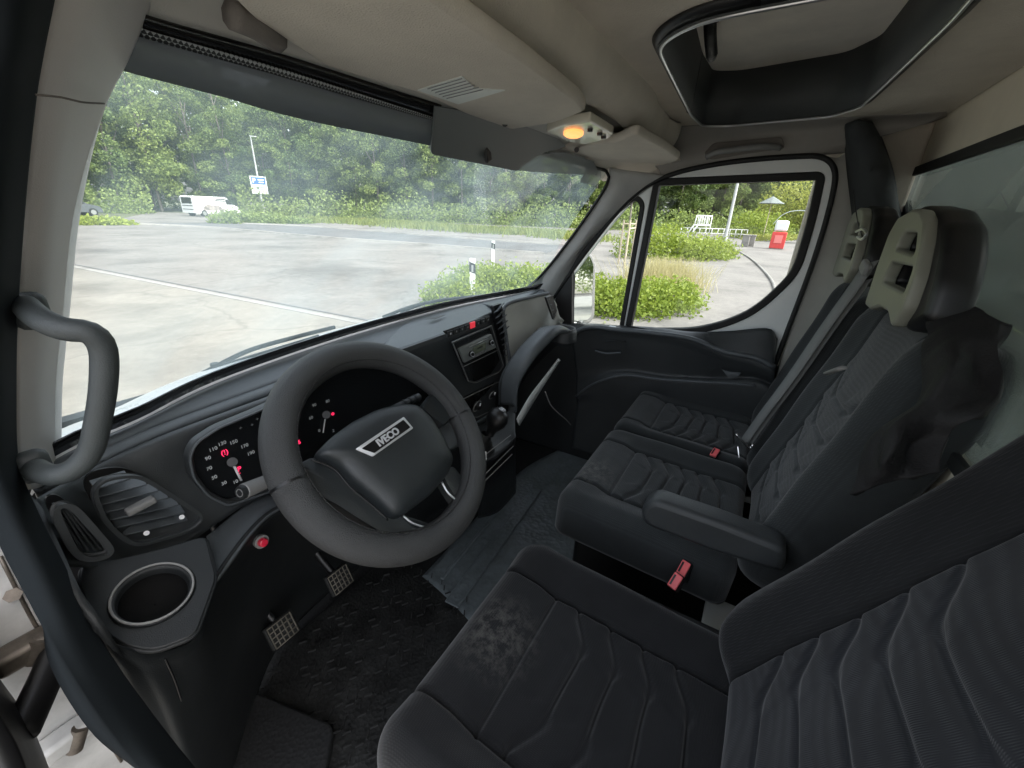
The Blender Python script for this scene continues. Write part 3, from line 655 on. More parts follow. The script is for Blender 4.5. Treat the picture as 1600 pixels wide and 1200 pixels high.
# small concrete planters by side road
for k, x_ in enumerate((1163, 1172)):
    p = G(x_, 385); root = thing('concrete_block', p, ('left' if k == 0 else 'right') + ' of the two pale concrete blocks by the side road', 'concrete block', 'concrete blocks by the side road')
    box('block', p + Vector((0, 0, .4)), (.5, .5, .8), KERB, root, bev=.04); box('cap', p + Vector((0, 0, .83)), (.56, .56, .08), KERB, root, bev=.02)

# parked vehicles -----------------------------------------------------
def parked(name, base, L, H, W, face, label, cat, paint, dark=False):
    root = thing(name, base, label, cat)
    ux = Vector(face).normalized(); uy = Vector((-ux.y, ux.x, 0)); b = Vector(base)
    def Wp(x, y, z): return b + ux * x + uy * y + Vector((0, 0, z))
    if cat == 'van':
        prof = [(0, .35), (0, H - .12), (.12, H), (L * .66, H), (L * .74, H - .07), (L * .86, H * .62), (L * .97, H * .5), (L, H * .36), (L, .32)]
    else:
        prof = [(0, .35), (.02, H * .62), (.5, H * .66), (1.0, H * .97), (1.7, H), (2.5, H * .97), (3.2, H * .68), (L - .2, H * .55), (L, H * .38), (L, .3)]
    secs = []
    for yy, ins in ((-W / 2, .06), (-W / 2 + .04, 0), (W / 2 - .04, 0), (W / 2, .06)):
        cx = L / 2; secs.append([Wp(cx + (x - cx) * (1 - ins * .3), yy * (1 - .12 * max(0, (z - H * .5) / H)), .35 + (z - .35) * (1 - ins * .25)) for x, z in prof])
    v = [p for s_ in secs for p in s_]; n = len(prof); f = []
    for j in range(3):
        for i in range(n): f.append((j * n + i, j * n + (i + 1) % n, (j + 1) * n + (i + 1) % n, (j + 1) * n + i))
    f += [tuple(range(n))[::-1], tuple(range(3 * n, 4 * n))]
    body = pyd('body', v, f, paint, root); auto(body, 35)
    bm = bmesh.new(); bm.from_mesh(body.data); bmesh.ops.recalc_face_normals(bm, faces=bm.faces[:]); bm.to_mesh(body.data); bm.free()
    for sgn in (-1, 1):
        yy = sgn * (W / 2 + .004)
        def wn(pts, nm): flat(nm, [[Wp(x, yy * (1 - .12 * max(0, (z - H * .5) / H)), z) for x, z in pts]], uy * sgn * .012, GLOSS, root)
        if cat == 'van':
            wn([(L * .70, H * .62), (L * .70, H * .9), (L * .755, H * .88), (L * .85, H * .63)], 'side_window')
        else:
            wn([(.7, H * .68), (1.1, H * .92), (1.75, H * .95), (1.75, H * .68)], 'side_window'); wn([(1.8, H * .68), (1.8, H * .95), (2.45, H * .93), (3.0, H * .68)], 'side_window')
        for xw in (L * .18, L * .82):
            wh = cyl('wheel', Wp(xw, sgn * (W / 2 - .22), .33), Wp(xw, sgn * (W / 2 + .02), .33), .33, RUBBER, root, 20)
            cyl('rim', Wp(xw, sgn * (W / 2 + .0), .33), Wp(xw, sgn * (W / 2 + .03), .33), .2, SILVER, wh, 16)
    return root, Wp
vb = G(297, 338); vdir = (G(360, 338) - vb)
van, Wp = parked('parked_van', vb, 5.2, 2.0, 1.95, (vdir.x, vdir.y, 0), 'white panel van with printed side parked at the wood edge', 'van', WHITE)
for sgn in (-1, 1):
    yy = sgn * (1.95 / 2 + .006)
    def vz(x, z): return Wp(x, yy * (1 - .12 * max(0, (z - 1.07) / 2.0)), z)
    GB = mat('van_print', (.25, .22, .2), .5, var=.7, vscale=3); 
    flat('side_graphic', [[vz(x, z) for x, z in [(.9, .62), (1.0, 1.0), (1.5, 1.25), (2.1, 1.1), (2.6, 1.2), (3.0, .95), (3.6, .62)]]], (Wp(0, sgn, 0) - Wp(0, 0, 0)) * .008, GB, van)
    for k, (x0, x1, z_) in enumerate([(2.5, 3.6, 1.72), (2.4, 3.7, 1.55)]):
        flat('side_lettering', [[vz(x0, z_), vz(x1, z_), vz(x1, z_ + .1), vz(x0, z_ + .1)]], (Wp(0, sgn, 0) - Wp(0, 0, 0)) * .008, BLACK, van)
for z_ in (.7, 1.05, 1.4, 1.75):
    a = Wp(-.01, -.75, z_); b_ = Wp(-.01, .75, z_)
    tube('ladder_rung', [a, b_], .035, BLACK, van, 6)
flat('rear_window', [[Wp(-.012, -.7, 1.25), Wp(-.012, .7, 1.25), Wp(-.012, .7, 1.85), Wp(-.012, -.7, 1.85)]], Wp(-.01, 0, 0) - Wp(0, 0, 0), GLOSS, van)
GREYC = mat('car_grey', (.08, .09, .1), .3, coat=.5)
parked('parked_car', G(58, 337), 4.2, 1.5, 1.75, (vdir.x, vdir.y, 0), 'dark car half hidden behind the left pillar at the wood edge', 'car', GREYC)

# ================================================================== CAB
# ---- windscreen
WBpx = [(60, 728, 1.60), (130, 690, 1.60), (215, 655, 1.60), (350, 590, 1.60), (545, 523, 1.60), (700, 480, 1.60)]
WB = AL(WBpx, 'z', 1.6) + [A(790, 462, 'x', .70), A(845, 451, 'x', .81)]
WT = [Vector((x, .62, 2.115)) for x in (-.80, -.6, -.3, 0, .3, .6)] + [Vector((.70, .62, 2.113)), A(950, 268, 'x', .80)]
ws = thing('windscreen', (0, .8, 1.6), 'wide dusty windscreen with painted haze and a dark sun strip, in front of the dashboard', 'windscreen')
def wsp(px_, py_):                                   # point on the glass surface: plane through base and top
    return B(px_, py_, Vector((0, .62, 2.115)), WSN)
WSN = (Vector((1, 0, 0)).cross(Vector((0, .36, -.515)))).normalized()
mid = [WB[i].lerp(WT[i], .5) + Vector((0, .025, .01)) for i in range(8)]
patch('glass', [WB, mid, WT], WIND, ws, nu=40, nv=14, thick=0)
patch('bottom_band', [WB, [p + Vector((0, -.018, .026)) for p in WB]], GLOSS, ws, nu=60, thick=.003)
# sun strip film
def onws(pts, off=0.006): return [wsp(*p) - WSN * off * (1 if WSN.y > 0 else -1) for p in pts]
m_dots = bpy.data.materials.new('dotted_frit'); m_dots.use_nodes = True
n = m_dots.node_tree; bs = n.nodes['Principled BSDF']; tc = n.nodes.new('ShaderNodeTexCoord'); mp = n.nodes.new('ShaderNodeMapping'); mp.inputs['Rotation'].default_value = (0, R(45), 0)
ck = n.nodes.new('ShaderNodeTexChecker'); ck.inputs['Scale'].default_value = 250; ck.inputs[1].default_value = (.35, .37, .38, 1); ck.inputs[2].default_value = (.015, .018, .02, 1)
n.links.new(tc.outputs['Object'], mp.inputs[0]); n.links.new(mp.outputs[0], ck.inputs[0]); n.links.new(ck.outputs[0], bs.inputs[0])
def film(name, col_, alpha):
    m = bpy.data.materials.new(name); m.use_nodes = True; n = m.node_tree; b = n.nodes['Principled BSDF']
    b.inputs['Base Color'].default_value = (*col_, 1); b.inputs['Roughness'].default_value = .55
    t = n.nodes.new('ShaderNodeBsdfTransparent'); mx = n.nodes.new('ShaderNodeMixShader'); mx.inputs[0].default_value = alpha
    n.links.new(t.outputs[0], mx.inputs[1]); n.links.new(b.outputs[0], mx.inputs[2]); n.links.new(mx.outputs[0], n.nodes['Material Output'].inputs[0]); return m
FILM = film('sun_film', (.15, .17, .19), .90); FILM2 = film('sun_film_light', (.25, .28, .28), .55)
SBt = [(150, 10), (222, 42), (425, 101), (590, 154), (684, 184)]; SBm = [(140, 22), (214, 53), (418, 111), (584, 160), (682, 188)]; SBb = [(110, 80), (196, 108), (340, 146), (475, 184), (676, 226)]
patch('frit_band', [onws([(x + 4, y - 22) for x, y in SBt], .004), onws(SBt, .004)], GLOSS, ws, nu=50, thick=.001)
patch('dotted_band', [onws(SBt, .005), onws(SBm, .005)], m_dots, ws, nu=50, thick=.001)
patch('sun_strip', [onws(SBm, .006), onws(SBb, .006)], FILM, ws, nu=50, thick=.001)
lp = fillet(onws([(673, 160), (667, 235), (740, 250), (803, 263), (838, 237), (880, 225), (850, 190)], .012), [.001, .012, .001, .012, .02, .001, .001])
flat('sensor_panel', [lp], WSN * .003, mat('sensor_panel_grey', (.11, .125, .125), .5), ws)
lp = onws([(835, 237), (803, 263), (865, 268), (935, 272), (925, 250), (880, 235)], .009)
flat('clear_film', [lp], WSN * .001, FILM2, ws)
bc = wsp(755, 237) + Vector((0, -.012, 0))
box('sensor', bc, (.028, .010, .045), BLACK, ws, rot=Vector((1, 0, 0)).rotation_difference(Vector((.93, .2, .3))), bev=.003)
# toll tag frame etc. right upper corner
flat('corner_label', [onws([(918, 257), (945, 266), (930, 290), (905, 283)], .004)], WSN * .001, FILM2, ws)
# ---- bonnet and wipers outside
bo = patch('bonnet', [[p + Vector((0, .005, -.012)) for p in WB], [p + Vector((0, .10, -.02)) for p in WB], [p + Vector((0, .19, -.075)) for p in WB], [p + Vector((0, .30, -.22)) for p in WB]], WHITE, nu=40, nv=12, thick=.01)
tag(bo, 'white bonnet edge of the cab just below the windscreen', 'bonnet')
def wiper(pts, blade, label):
    root = thing('wiper', pts[0], label, 'wiper', 'wipers resting at the foot of the windscreen')
    tube('arm', pts, .004, BLACK, root, 8, 20); tube('blade', blade, .0045, RUBBER, root, 8, 20, flatk=1.2); cyl('pivot', pts[0] - Vector((0, 0, .01)), pts[0] + Vector((0, 0, .01)), .009, BLACK, root, 12)
def W(px_, py_, off=.03): return wsp(px_, py_) + Vector((0, .03, off * .5))
wiper([W(350, 588), W(430, 562), W(510, 536)], [W(330, 598), W(400, 562), W(470, 540), W(535, 522)], 'left black wiper in front of the steering wheel')
wiper([W(640, 496), W(690, 478), W(735, 472)], [W(610, 505), W(660, 486), W(720, 474), W(790, 466)], 'right black wiper in front of the radio')

# ---- dashboard
dash = thing('dashboard', (0, .85, 1.0), 'dark grey moulded dashboard spanning the cab below the windscreen', 'dashboard')
CRpx = [(50, 762), (75, 752), (173, 704), (260, 667), (400, 616), (520, 572), (620, 540), (690, 513)]
CRl = AL(CRpx, 'z', 1.585)
R0a = AL([(40, 742), (130, 693), (215, 658), (350, 593), (440, 560), (545, 526), (640, 499), (700, 484)], 'z', 1.592)
groove = [a.lerp(b, .80) + Vector((0, 0, -.003)) for a, b in zip(R0a, CRl)]
bump_ = [a.lerp(b, .45) + Vector((0, 0, .006)) for a, b in zip(R0a, CRl)]
patch('top_pad', [[p + Vector((0, .12, -.02)) for p in R0a], R0a, bump_, groove], DASH_LIT, dash, nu=70, nv=16)
lip1 = [p + Vector((0, .006, .004)) for p in CRl]
lip2 = [p + Vector((0, -.008, -.004)) for p in CRl]
patch('top_lip', [groove, lip1, lip2, [p + Vector((0, -.006, -.018)) for p in CRl]], DASH_LIT, dash, nu=70, nv=14)
Bp = AL([(48, 790), (72, 772), (172, 722), (260, 684), (400, 632), (520, 592), (620, 562), (696, 534)], 'y', .77)
Bp[0] = A(48, 790, 'y', .68); Bp[1] = A(72, 772, 'y', .72)
Cp = [A(88, 880, 'y', .60), A(118, 880, 'y', .64), A(200, 886, 'y', .68), A(268, 866, 'y', .70), A(400, 780, 'y', .72), A(500, 745, 'y', .72), A(620, 700, 'y', .72), A(740, 640, 'y', .71)]
top0 = [p + Vector((0, -.004, -.016)) for p in CRl]
# driver face with opening kept simple: upper face panel
patch('face_panel', [top0, Bp, [a.lerp(b, .5) + Vector((0, .01, 0)) for a, b in zip(Bp, Cp)], Cp], DASH, dash, nu=90, nv=30)
Dp = [A(118, 945, 'y', .55), A(152, 985, 'y', .535), A(195, 1014, 'y', .53), A(240, 1022, 'y', .53), A(306, 997, 'y', .54), A(338, 905, 'y', .60), A(425, 800, 'y', .655), A(520, 770, 'y', .66), A(620, 730, 'y', .66), A(742, 690, 'y', .66)]
Ep = [A(190, 1060, 'y', .53), A(215, 1085, 'y', .53), A(250, 1110, 'y', .54), A(285, 1120, 'y', .55), A(335, 1075, 'y', .60), A(385, 960, 'y', .70), A(440, 880, 'y', .79), A(520, 830, 'y', .82), A(620, 800, 'y', .82), A(740, 770, 'y', .78)]
Fp = [Vector((p.x, min(.95, p.y + .12), .82)) for p in Ep]
C2 = [A(322, 838, 'y', .705)] + Cp[4:]; D2 = [A(338, 905, 'y', .60)] + Dp[6:]
patch('knee_ledge', [C2, [a.lerp(b, .5) + Vector((0, -.004, .003)) for a, b in zip(C2, D2)], D2], DASH_LIT, dash, nu=90, nv=16)
patch('knee_panel', [Dp, Ep, Fp], DASH_SHADE, dash, nu=80, nv=24, par=True)
tube('panel_joint', [A(322, 845, 'y', .695), A(316, 900, 'y', .60), A(306, 990, 'y', .536)], .0011, BLACK, dash, 5, 14)
tube('panel_joint', [A(258, 1030, 'y', .526), A(272, 1060, 'y', .530), A(284, 1095, 'y', .538)], .0012, BLACK, dash, 5, 12)
# side end panel of the dash towards the door opening
patch('end_panel', [[CRl[0], Bp[0], Cp[0], Dp[0], Ep[0], Vector((Ep[0].x, .65, .8))],
                    [p + Vector((.005, .14, -.01)) for p in [CRl[0], Bp[0], Cp[0], Dp[0], Ep[0], Vector((Ep[0].x, .65, .8))]]], DASH_SHADE, dash, nu=40, thick=.008)

# ---- big air vent
def vent(name, loop, y0, depth, nsl, label, along='x', m=BLACK, parent=None, ribs=None):
    root = parent
    lo = fillet(loop, .018); c = sum(lo, Vector()) / len(lo)
    inner = [c + (p - c) * .93 for p in lo]
    fr = flat(name, [lo, inner], (0, -.012, 0), DASH, root, bev=.004)
    back = flat('backing', [[p + Vector((0, depth, 0)) for p in inner]], (0, .004, 0), BLACK, fr)
    return root, inner, c, fr
vb_l = AL([(137, 762), (160, 742), (212, 737), (262, 768), (318, 806), (298, 826), (215, 850), (190, 842), (158, 812)], 'y', .70)
root, inn, c, fr = vent('vent_frame', vb_l, .70, .035, 6, '', parent=dash)
rows_ = [((150, 764), (206, 747)), ((154, 776), (232, 756)), ((160, 788), (250, 766)), ((167, 800), (266, 777)), ((175, 812), (282, 788)), ((184, 824), (292, 800)), ((196, 836), (296, 812))]
for a, b_ in rows_:
    p, q = A(*a, 'y', .705), A(*b_, 'y', .705); mdl = (p + q) / 2
    box('slat', mdl + Vector((0, .014, 0)), ((q - p).length, .020, .0025), DASH_LIT, fr, ux=q - p, uy=(0, 1, .35), bev=.001)
box('slider', A(220, 790, 'y', .69), (.035, .014, .010), GREYP, fr, ux=(1, 0, .1), uy=(0, 1, 0), bev=.003)
for a in ((229, 833), (284, 808)):
    cyl('dot', A(*a, 'y', .690), A(*a, 'y', .693), .0035, WHITETXT, fr, 12)
# small side vent, tall narrow
vl = AL([(78, 792), (92, 781), (112, 788), (172, 856), (164, 866), (134, 871), (112, 862)], 'y', .655)
root2, inn, c, fr2 = vent('side_vent_frame', vl, .655, .03, 4, '', parent=dash)
for k in range(4):
    t = k / 3
    p = A(90 + 10 * t * 1.6, 793 + 2 * t, 'y', .655); q = A(128 + 30 * t, 862 - 3 * t, 'y', .655)
    box('slat', (p + q) / 2 + Vector((0, .008, 0)), ((q - p).length, .018, .0025), DASH_SHADE, fr2, ux=q - p, uy=(0, 1, 0), bev=.0008)
# ---- cup holder at the left end
cc = A(240, 926, 'y', .585)
cupn = Vector((0.05, -.33, .94)).normalized()
cupx = Vector((1, 0, 0)); cupx = (cupx - cupn * cupx.dot(cupn)).normalized(); cupy = cupn.cross(cupx)
def ringpts(c, ux, uy, r, n=40, r2=None): return [c + ux * (r * math.cos(2 * math.pi * k / n)) + uy * ((r2 or r) * math.sin(2 * math.pi * k / n)) for k in range(n)]
ro = .040
hold = pyd('cup_holder', sum([ringpts(cc + cupn * h_, cupx, cupy, r_) for r_, h_ in ((ro - .004, -.08), (ro + .001, -.03), (ro + .003, -.004), (ro, .002), (ro - .004, -.004), (ro - .006, -.02), (ro - .012, -.07), (.001, -.071))], []),
           [(j * 40 + i, j * 40 + (i + 1) % 40, (j + 1) * 40 + (i + 1) % 40, (j + 1) * 40 + i) for j in range(7) for i in range(40)], DASH_SHADE, dash)
tube('rim', ringpts(cc + cupn * .002, cupx, cupy, ro + .001), .0016, GREYP, hold, 6, closed=True)
pyd('well', sum([ringpts(cc + cupn * h_, cupx, cupy, r_) for r_, h_ in ((ro - .0035, -.004), (ro - .005, -.012), (ro - .008, -.026), (.001, -.028))], []),
    [(j * 40 + i, j * 40 + (i + 1) % 40, (j + 1) * 40 + (i + 1) % 40, (j + 1) * 40 + i) for j in range(3) for i in range(40)], mat('cup_well_shade', (.004, .004, .004), .85, spec=.15), hold)  # near-black lining paints in the shade of the cup's depth
# pod fairing round the holder
def onc(x, y, dz=0.0): return B(x, y, cc + cupn * dz, cupn)
podo = fillet([onc(x, y, -.006) for x, y in [(124, 915), (128, 884), (190, 876), (262, 858), (322, 840), (338, 905), (306, 995), (240, 1020), (195, 1012), (150, 982)]], .012, 5)
flat('holder_deck', [podo, ringpts(cc - cupn * .006, cupx, cupy, ro + .003)], cupn * .005, DASH_SHADE, dash, bev=.002)
tube('deck_edge', podo, .003, DASH_SHADE, dash, 6, closed=True)
# red switch knob
kc = A(408, 846, 'y', .655)
cyl('knob', kc, kc + Vector((-.1, -1, .3)).normalized() * .014, .0085, mat('red_knob', (.6, .02, .05), .25, coat=.5), dash, 16, .007, bev=.002)
cyl('knob_ring', kc + Vector((0, .004, 0)), kc + Vector((-.1, -1, .3)).normalized() * .004, .012, GREYP, dash, 16)

# ---- instrument cluster
CY_ = .705
def K(px_, py_, y=CY_): return A(px_, py_, 'y', y)
cl = thing('instrument_cluster', K(440, 700), 'black instrument cluster with two dials behind the steering wheel', 'instrument cluster')
cl_out = [K(*p) for p in [(302, 712), (312, 690), (345, 668), (400, 645), (470, 612), (500, 592), (545, 574), (600, 572), (650, 590), (690, 620), (690, 660), (620, 700), (520, 730), (420, 765), (360, 785), (330, 770), (308, 742)]]
lo = fillet(cl_out, .01); cce = sum(lo, Vector()) / len(lo)
flat('face', [[p + Vector((0, .012, 0)) for p in lo]], (0, .004, 0), mat('cluster_face', (.008, .009, .01), .25), cl)
flat('bezel', [[cce + (p - cce) * 1.035 for p in lo], lo], (0, .018, 0), DASH, cl, bev=.003)
bo_ = [cce + (p - cce) * 1.03 + Vector((0, -.004, 0)) for p in lo]
tube('bezel_rim', bo_, .0022, DASH_LIT, cl, 6, closed=True)
hood_a = [K(*p, .70) for p in [(455, 630), (478, 602), (505, 582), (545, 566), (600, 560), (650, 575), (694, 605)]]
patch('hood', [[p + Vector((0, .03, .006)) for p in hood_a], [p + Vector((0, -.01, .012)) for p in hood_a], [p + Vector((0, -.03, .004)) for p in hood_a], [p + Vector((0, -.02, -.006)) for p in hood_a], [p + Vector((0, .012, -.008)) for p in hood_a]], DASH, cl, nu=40, nv=16, thick=.003)
fy = CY_ + .0105
def dialtxt(s, x, y, size=.0085, m=NUM): text('numeral', s, size, K(x, y, fy), (1, 0, 0), (0, 0, 1), m, cl)
for s, x, y in [('10', 368, 753), ('30', 350, 755), ('50', 335, 746), ('70', 327, 732), ('90', 325, 716), ('110', 333, 702), ('130', 347, 693), ('150', 365, 691), ('170', 382, 697), ('190', 392, 708), ('80', 512, 627), ('90', 491, 633), ('60', 486, 653), ('0', 499, 673), ('2', 521, 673)]:
    dialtxt(s, x, y, .0088)
for s, x, y in [('(!)', 351, 707), ('P', 374, 733), ('16', 465, 692), ('!', 457, 678), ('o', 520, 646), ('-', 374, 739)]:
    dialtxt(s, x, y, .013, REDLIT)
for (x, y) in ((376, 669), (394, 664), (402, 655)): dialtxt('+', x, y, .009, DIM)
tube('needle', [K(366, 729, fy - .003), K(377, 751, fy - .003)], .0022, WHITETXT, cl, 6, flatk=.5)
tube('needle', [K(508, 655, fy - .003), K(505, 676, fy - .003)], .0022, WHITETXT, cl, 6, flatk=.5)
for cx_, cy_ in ((363, 722), (510, 648)): cyl('needle_hub', K(cx_, cy_, fy - .004), K(cx_, cy_, fy), .008, BLACK, cl, 20)

# ---- steering wheel
WC = Vector((-.4538, .519, 1.5456)); TB = 0.761
wx = Vector((1, 0, 0)); wy = Vector((0, math.sin(TB), math.cos(TB))); wn = wx.cross(wy)
if wn.dot(CAM - WC) < 0: wn = -wn
st = thing('steering_wheel', WC, 'large steering wheel in a grey perforated leather cover', 'steering wheel')
def Wh(px_, py_, off=0.0): return B(px_, py_, WC + wn * off, wn)
def wheelring(name, Rm, rm, m, parent, off=0, N=96, n=20, a0=0, a1=2 * math.pi, seamk=0):
    v = []; f = []
    closed = abs(a1 - a0 - 2 * math.pi) < 1e-6; NN = N if closed else N + 1
    for i in range(NN):
        a = a0 + (a1 - a0) * i / N; d = wx * math.cos(a) + wy * math.sin(a)
        for k in range(n):
            b_ = 2 * math.pi * k / n; v.append(WC + wn * off + d * (Rm + rm * math.cos(b_)) + wn * rm * math.sin(b_))
    for i in range(N):
        j = (i + 1) % NN
        for k in range(n): f.append((i * n + k, j * n + k, j * n + (k + 1) % n, i * n + (k + 1) % n))
    return pyd(name, v, f, m, parent)
rim = wheelring('rim', .188, .024, BLACK, st)
cov = wheelring('rim_cover', .1880, .0270, LEATHER, rim)
# stitched joint on the cover and the inner stitch line
for a_ in (R(173), R(352)):
    wheelring('cover_seam', .1880, .0276, BLACK, rim, N=3, a0=a_, a1=a_ + R(1.2))
DT = mat('stitch', (.02, .02, .02), .7)
for k in range(120):
    a_ = 2 * math.pi * k / 120; d = wx * math.cos(a_) + wy * math.sin(a_); t_ = wx * -math.sin(a_) + wy * math.cos(a_)
    if k == 0: vv = []; ff = []
    c_ = WC + d * (.1880 - .0213) + wn * .0169; k0 = len(vv)
    for sx, sy in ((-1, -1), (1, -1), (1, 1), (-1, 1)): vv.append(c_ + t_ * .0032 * sx + d * .0007 * sy + wn * (.0006 - .0003 * sy))
    ff.append((k0, k0 + 1, k0 + 2, k0 + 3))
sto = pyd('stitching', vv, ff, DT, rim, False); sto.modifiers.new('s', 'SOLIDIFY').thickness = .0012
# hub shell + pad
def wl(pts, off=0.0, r=.008): return fillet([Wh(*p, off) for p in pts], r, 4)
HUBM = mat('hub_plastic', (.022, .026, .028), .36, bump=.3, bscale=900, var=.1)
pad = puffy('airbag_pad', wl([(487, 715), (512, 688), (545, 664), (585, 644), (620, 636), (645, 637), (666, 655), (687, 688), (703, 722), (694, 745), (667, 777), (622, 811), (606, 811), (582, 787), (545, 756), (522, 730)], .0, .012), wn, [(.97, -.02), (1.0, .0), (.995, .012), (.97, .020), (.9, .027), (.7, .033), (.4, .036)], HUBM, st)
sp_l = puffy('spoke', wl([(462, 728), (486, 716), (520, 732), (545, 758), (582, 789), (608, 814), (640, 818), (672, 822), (662, 836), (610, 846), (570, 822), (520, 790), (480, 770)], -.012, .006), wn, [(1, -.02), (1, .004), (.97, .010), (.6, .012)], HUBM, st)
tube('trim_line', [Wh(x, y, .016) for x, y in [(486, 718), (522, 733), (548, 762), (585, 793), (606, 813)]], .0016, BLACK, st, 6, 30)
puffy('spoke', wl([(655, 640), (676, 612), (700, 606), (714, 640), (690, 668), (672, 656)], -.012, .006), wn, [(1, -.02), (1, .004), (.95, .010), (.6, .012)], HUBM, st)
puffy('spoke', wl([(690, 735), (704, 730), (722, 752), (742, 778), (722, 800), (704, 775), (690, 752)], -.012, .006), wn, [(1, -.02), (1, .004), (.95, .010), (.6, .012)], HUBM, st)
tube('spoke_trim', [Wh(x, y, .004) for x, y in [(690, 753), (700, 770), (716, 786), (712, 800), (700, 812)]], .0022, SILVER, st, 6, 20)
tube('spoke_trim', [Wh(x, y, .004) for x, y in [(630, 806), (645, 818), (668, 824), (690, 818)]], .0022, SILVER, st, 6, 20)
cyl('column_shroud', WC - wn * .02, WC - wn * .16 + Vector((0, .0, -.02)), .055, DASH_SHADE, st, 32, .07)
# badge
SILB = mat('badge_silver', (.75, .76, .77), .35, metal=.3)
bd = [Wh(*p, .0365) for p in [(556, 701), (631, 651), (646, 669), (583, 713)]]
puffy('badge', fillet(bd, .003), wn, [(1.02, -.012), (1.0, .0), (.97, .002)], SILB, st)
bdi = [Wh(*p, .040) for p in [(571, 701), (631, 661), (636, 667), (585, 703)]]
bdi = [Wh(*p, .040) for p in [(565, 701), (630, 656), (641, 668), (585, 708)]]
flat('badge_field', [fillet(bdi, .002)], wn * .0008, BLACK, st)
bu = (Wh(634, 664, .04) - Wh(578, 702, .04)); bcen = (Wh(634, 664, .0412) + Wh(577, 702, .0412)) / 2
upv = wn.cross(bu.normalized())
text('badge_lettering', 'IVECO', .0178, (Wh(568, 701, .0415) + Wh(638, 668, .0415) + Wh(630, 660, .0415) + Wh(585, 705, .0415)) / 4, bu, upv, SILB, st, ext=.0008, bold=.0006)
text('airbag_lettering', 'AIRBAG', .0105, (Wh(622, 730, .033) + Wh(659, 706, .033)) / 2 + wn * .0022, bu, upv, DASH_LIT, st, ext=.0004)
# stalks
stk = thing('indicator_stalk', Wh(400, 765, -.06), 'grey indicator stalk left of the steering wheel', 'stalk')
p0_, p1_ = A(380, 768, 'y', .62), A(450, 738, 'y', .64)
cyl('lever', p0_, p1_ , .0125, GREYP, stk, 20, .010, bev=.002); dd_ = (p0_ - p1_).normalized()
cyl('end_cap', p0_, p0_ + dd_ * .006, .0115, DASH_SHADE, stk, 20, .010); tube('cap_ring', ringpts(p0_ + dd_ * .0065, dd_.orthogonal().normalized(), dd_.cross(dd_.orthogonal().normalized()), .006, 20), .0008, GREYP, stk, 5, closed=True)
stk = thing('wiper_stalk', Wh(640, 630, -.06), 'dark wiper stalk right of the steering wheel hub', 'stalk')
p0_, p1_ = A(655, 620, 'y', .62), A(612, 640, 'y', .62)
cyl('lever', p0_, p1_, .009, DASH, stk, 16, .008, bev=.002)
for t in (.15, .35, .55): cyl('grip_ring', p0_.lerp(p1_, t), p0_.lerp(p1_, t + .06), .010, DASH_SHADE, stk, 16)

# ---- centre stack
cs_y = .70
def Cn(px_, py_, y=cs_y): return A(px_, py_, 'y', y)
# top hood over the centre
R0c = AL([(640, 500), (700, 484), (745, 474)], 'z', 1.595) + [A(790, 464, 'x', .70), A(845, 452, 'x', .80)]
h1 = [A(600, 541, 'z', 1.60), A(655, 520, 'z', 1.61), A(720, 502, 'z', 1.62), A(775, 486, 'z', 1.62), A(838, 462, 'x', .74)]
h2 = [Cn(612, 552, .78), Cn(668, 532, .75), Cn(725, 510, .73), Cn(776, 484, .72), A(846, 470, 'x', .70)]
patch('centre_top', [[p + Vector((0, .12, -.03)) for p in R0c], R0c, [a.lerp(b, .5) + Vector((0, 0, .008)) for a, b in zip(R0c, h1)], h1, h2], DASH_LIT, dash, nu=50, nv=24)
sl = puffy('top_slot', [A(x, y, 'z', 1.622) for x, y in [(663, 499), (690, 493), (697, 492), (680, 499)]], (0, 0, 1), [(1, 0), (.9, .001)], BLACK, dash)
# stack face
f_l = [Cn(612, 552, .775), Cn(640, 610, .765), Cn(690, 660, .75), Cn(735, 700, .72)]
f_m = [Cn(690, 524, .735), Cn(712, 600, .72), Cn(735, 650, .70), Cn(752, 700, .68)]
f_n = [Cn(735, 508, .725), Cn(755, 580, .71), Cn(770, 625, .69), Cn(782, 670, .66)]
f_r = [Cn(778, 484, .715), Cn(797, 560, .70), Cn(805, 605, .68), Cn(805, 660, .65)]
patch('centre_face', [f_l, f_m, f_n, f_r], DASH, dash, nu=30, nv=30)
# switch row
sr_y = .715
def Sw(px_, py_): return A(px_, py_, 'y', sr_y)
sws = thing('switch_row', Sw(730, 510), 'row of small dashboard switches with a red hazard button above the radio', 'switch panel')
flat('surround', [fillet([Sw(691, 517), (Sw(764, 492)), Sw(766, 499), Sw(700, 526)], .003)], (0, -.004, 0), BLACK, sws, bev=.001)
HAZ = mat('hazard_red', (.55, .04, .05), .35, emit=(1, .05, .08), estr=.12)
ua = Sw(764, 496) - Sw(696, 521)
for k in range(8):
    c_ = Sw(700, 520.5).lerp(Sw(759, 498.5), k / 7) + Vector((0, -.006, 0))
    red = k == 4
    box('hazard_switch' if red else 'switch', c_, (ua.length / 9.2, .016 if not red else .018, .006), HAZ if red else DASH_SHADE, sws, ux=ua, uy=(0, 0, 1), bev=.0015)
    if not red: box('symbol', c_ + Vector((0, -.0035, 0)), (.004, .005, .0008), DIM if k else WHITETXT, sws, ux=ua, uy=(0, 0, 1), bev=0)
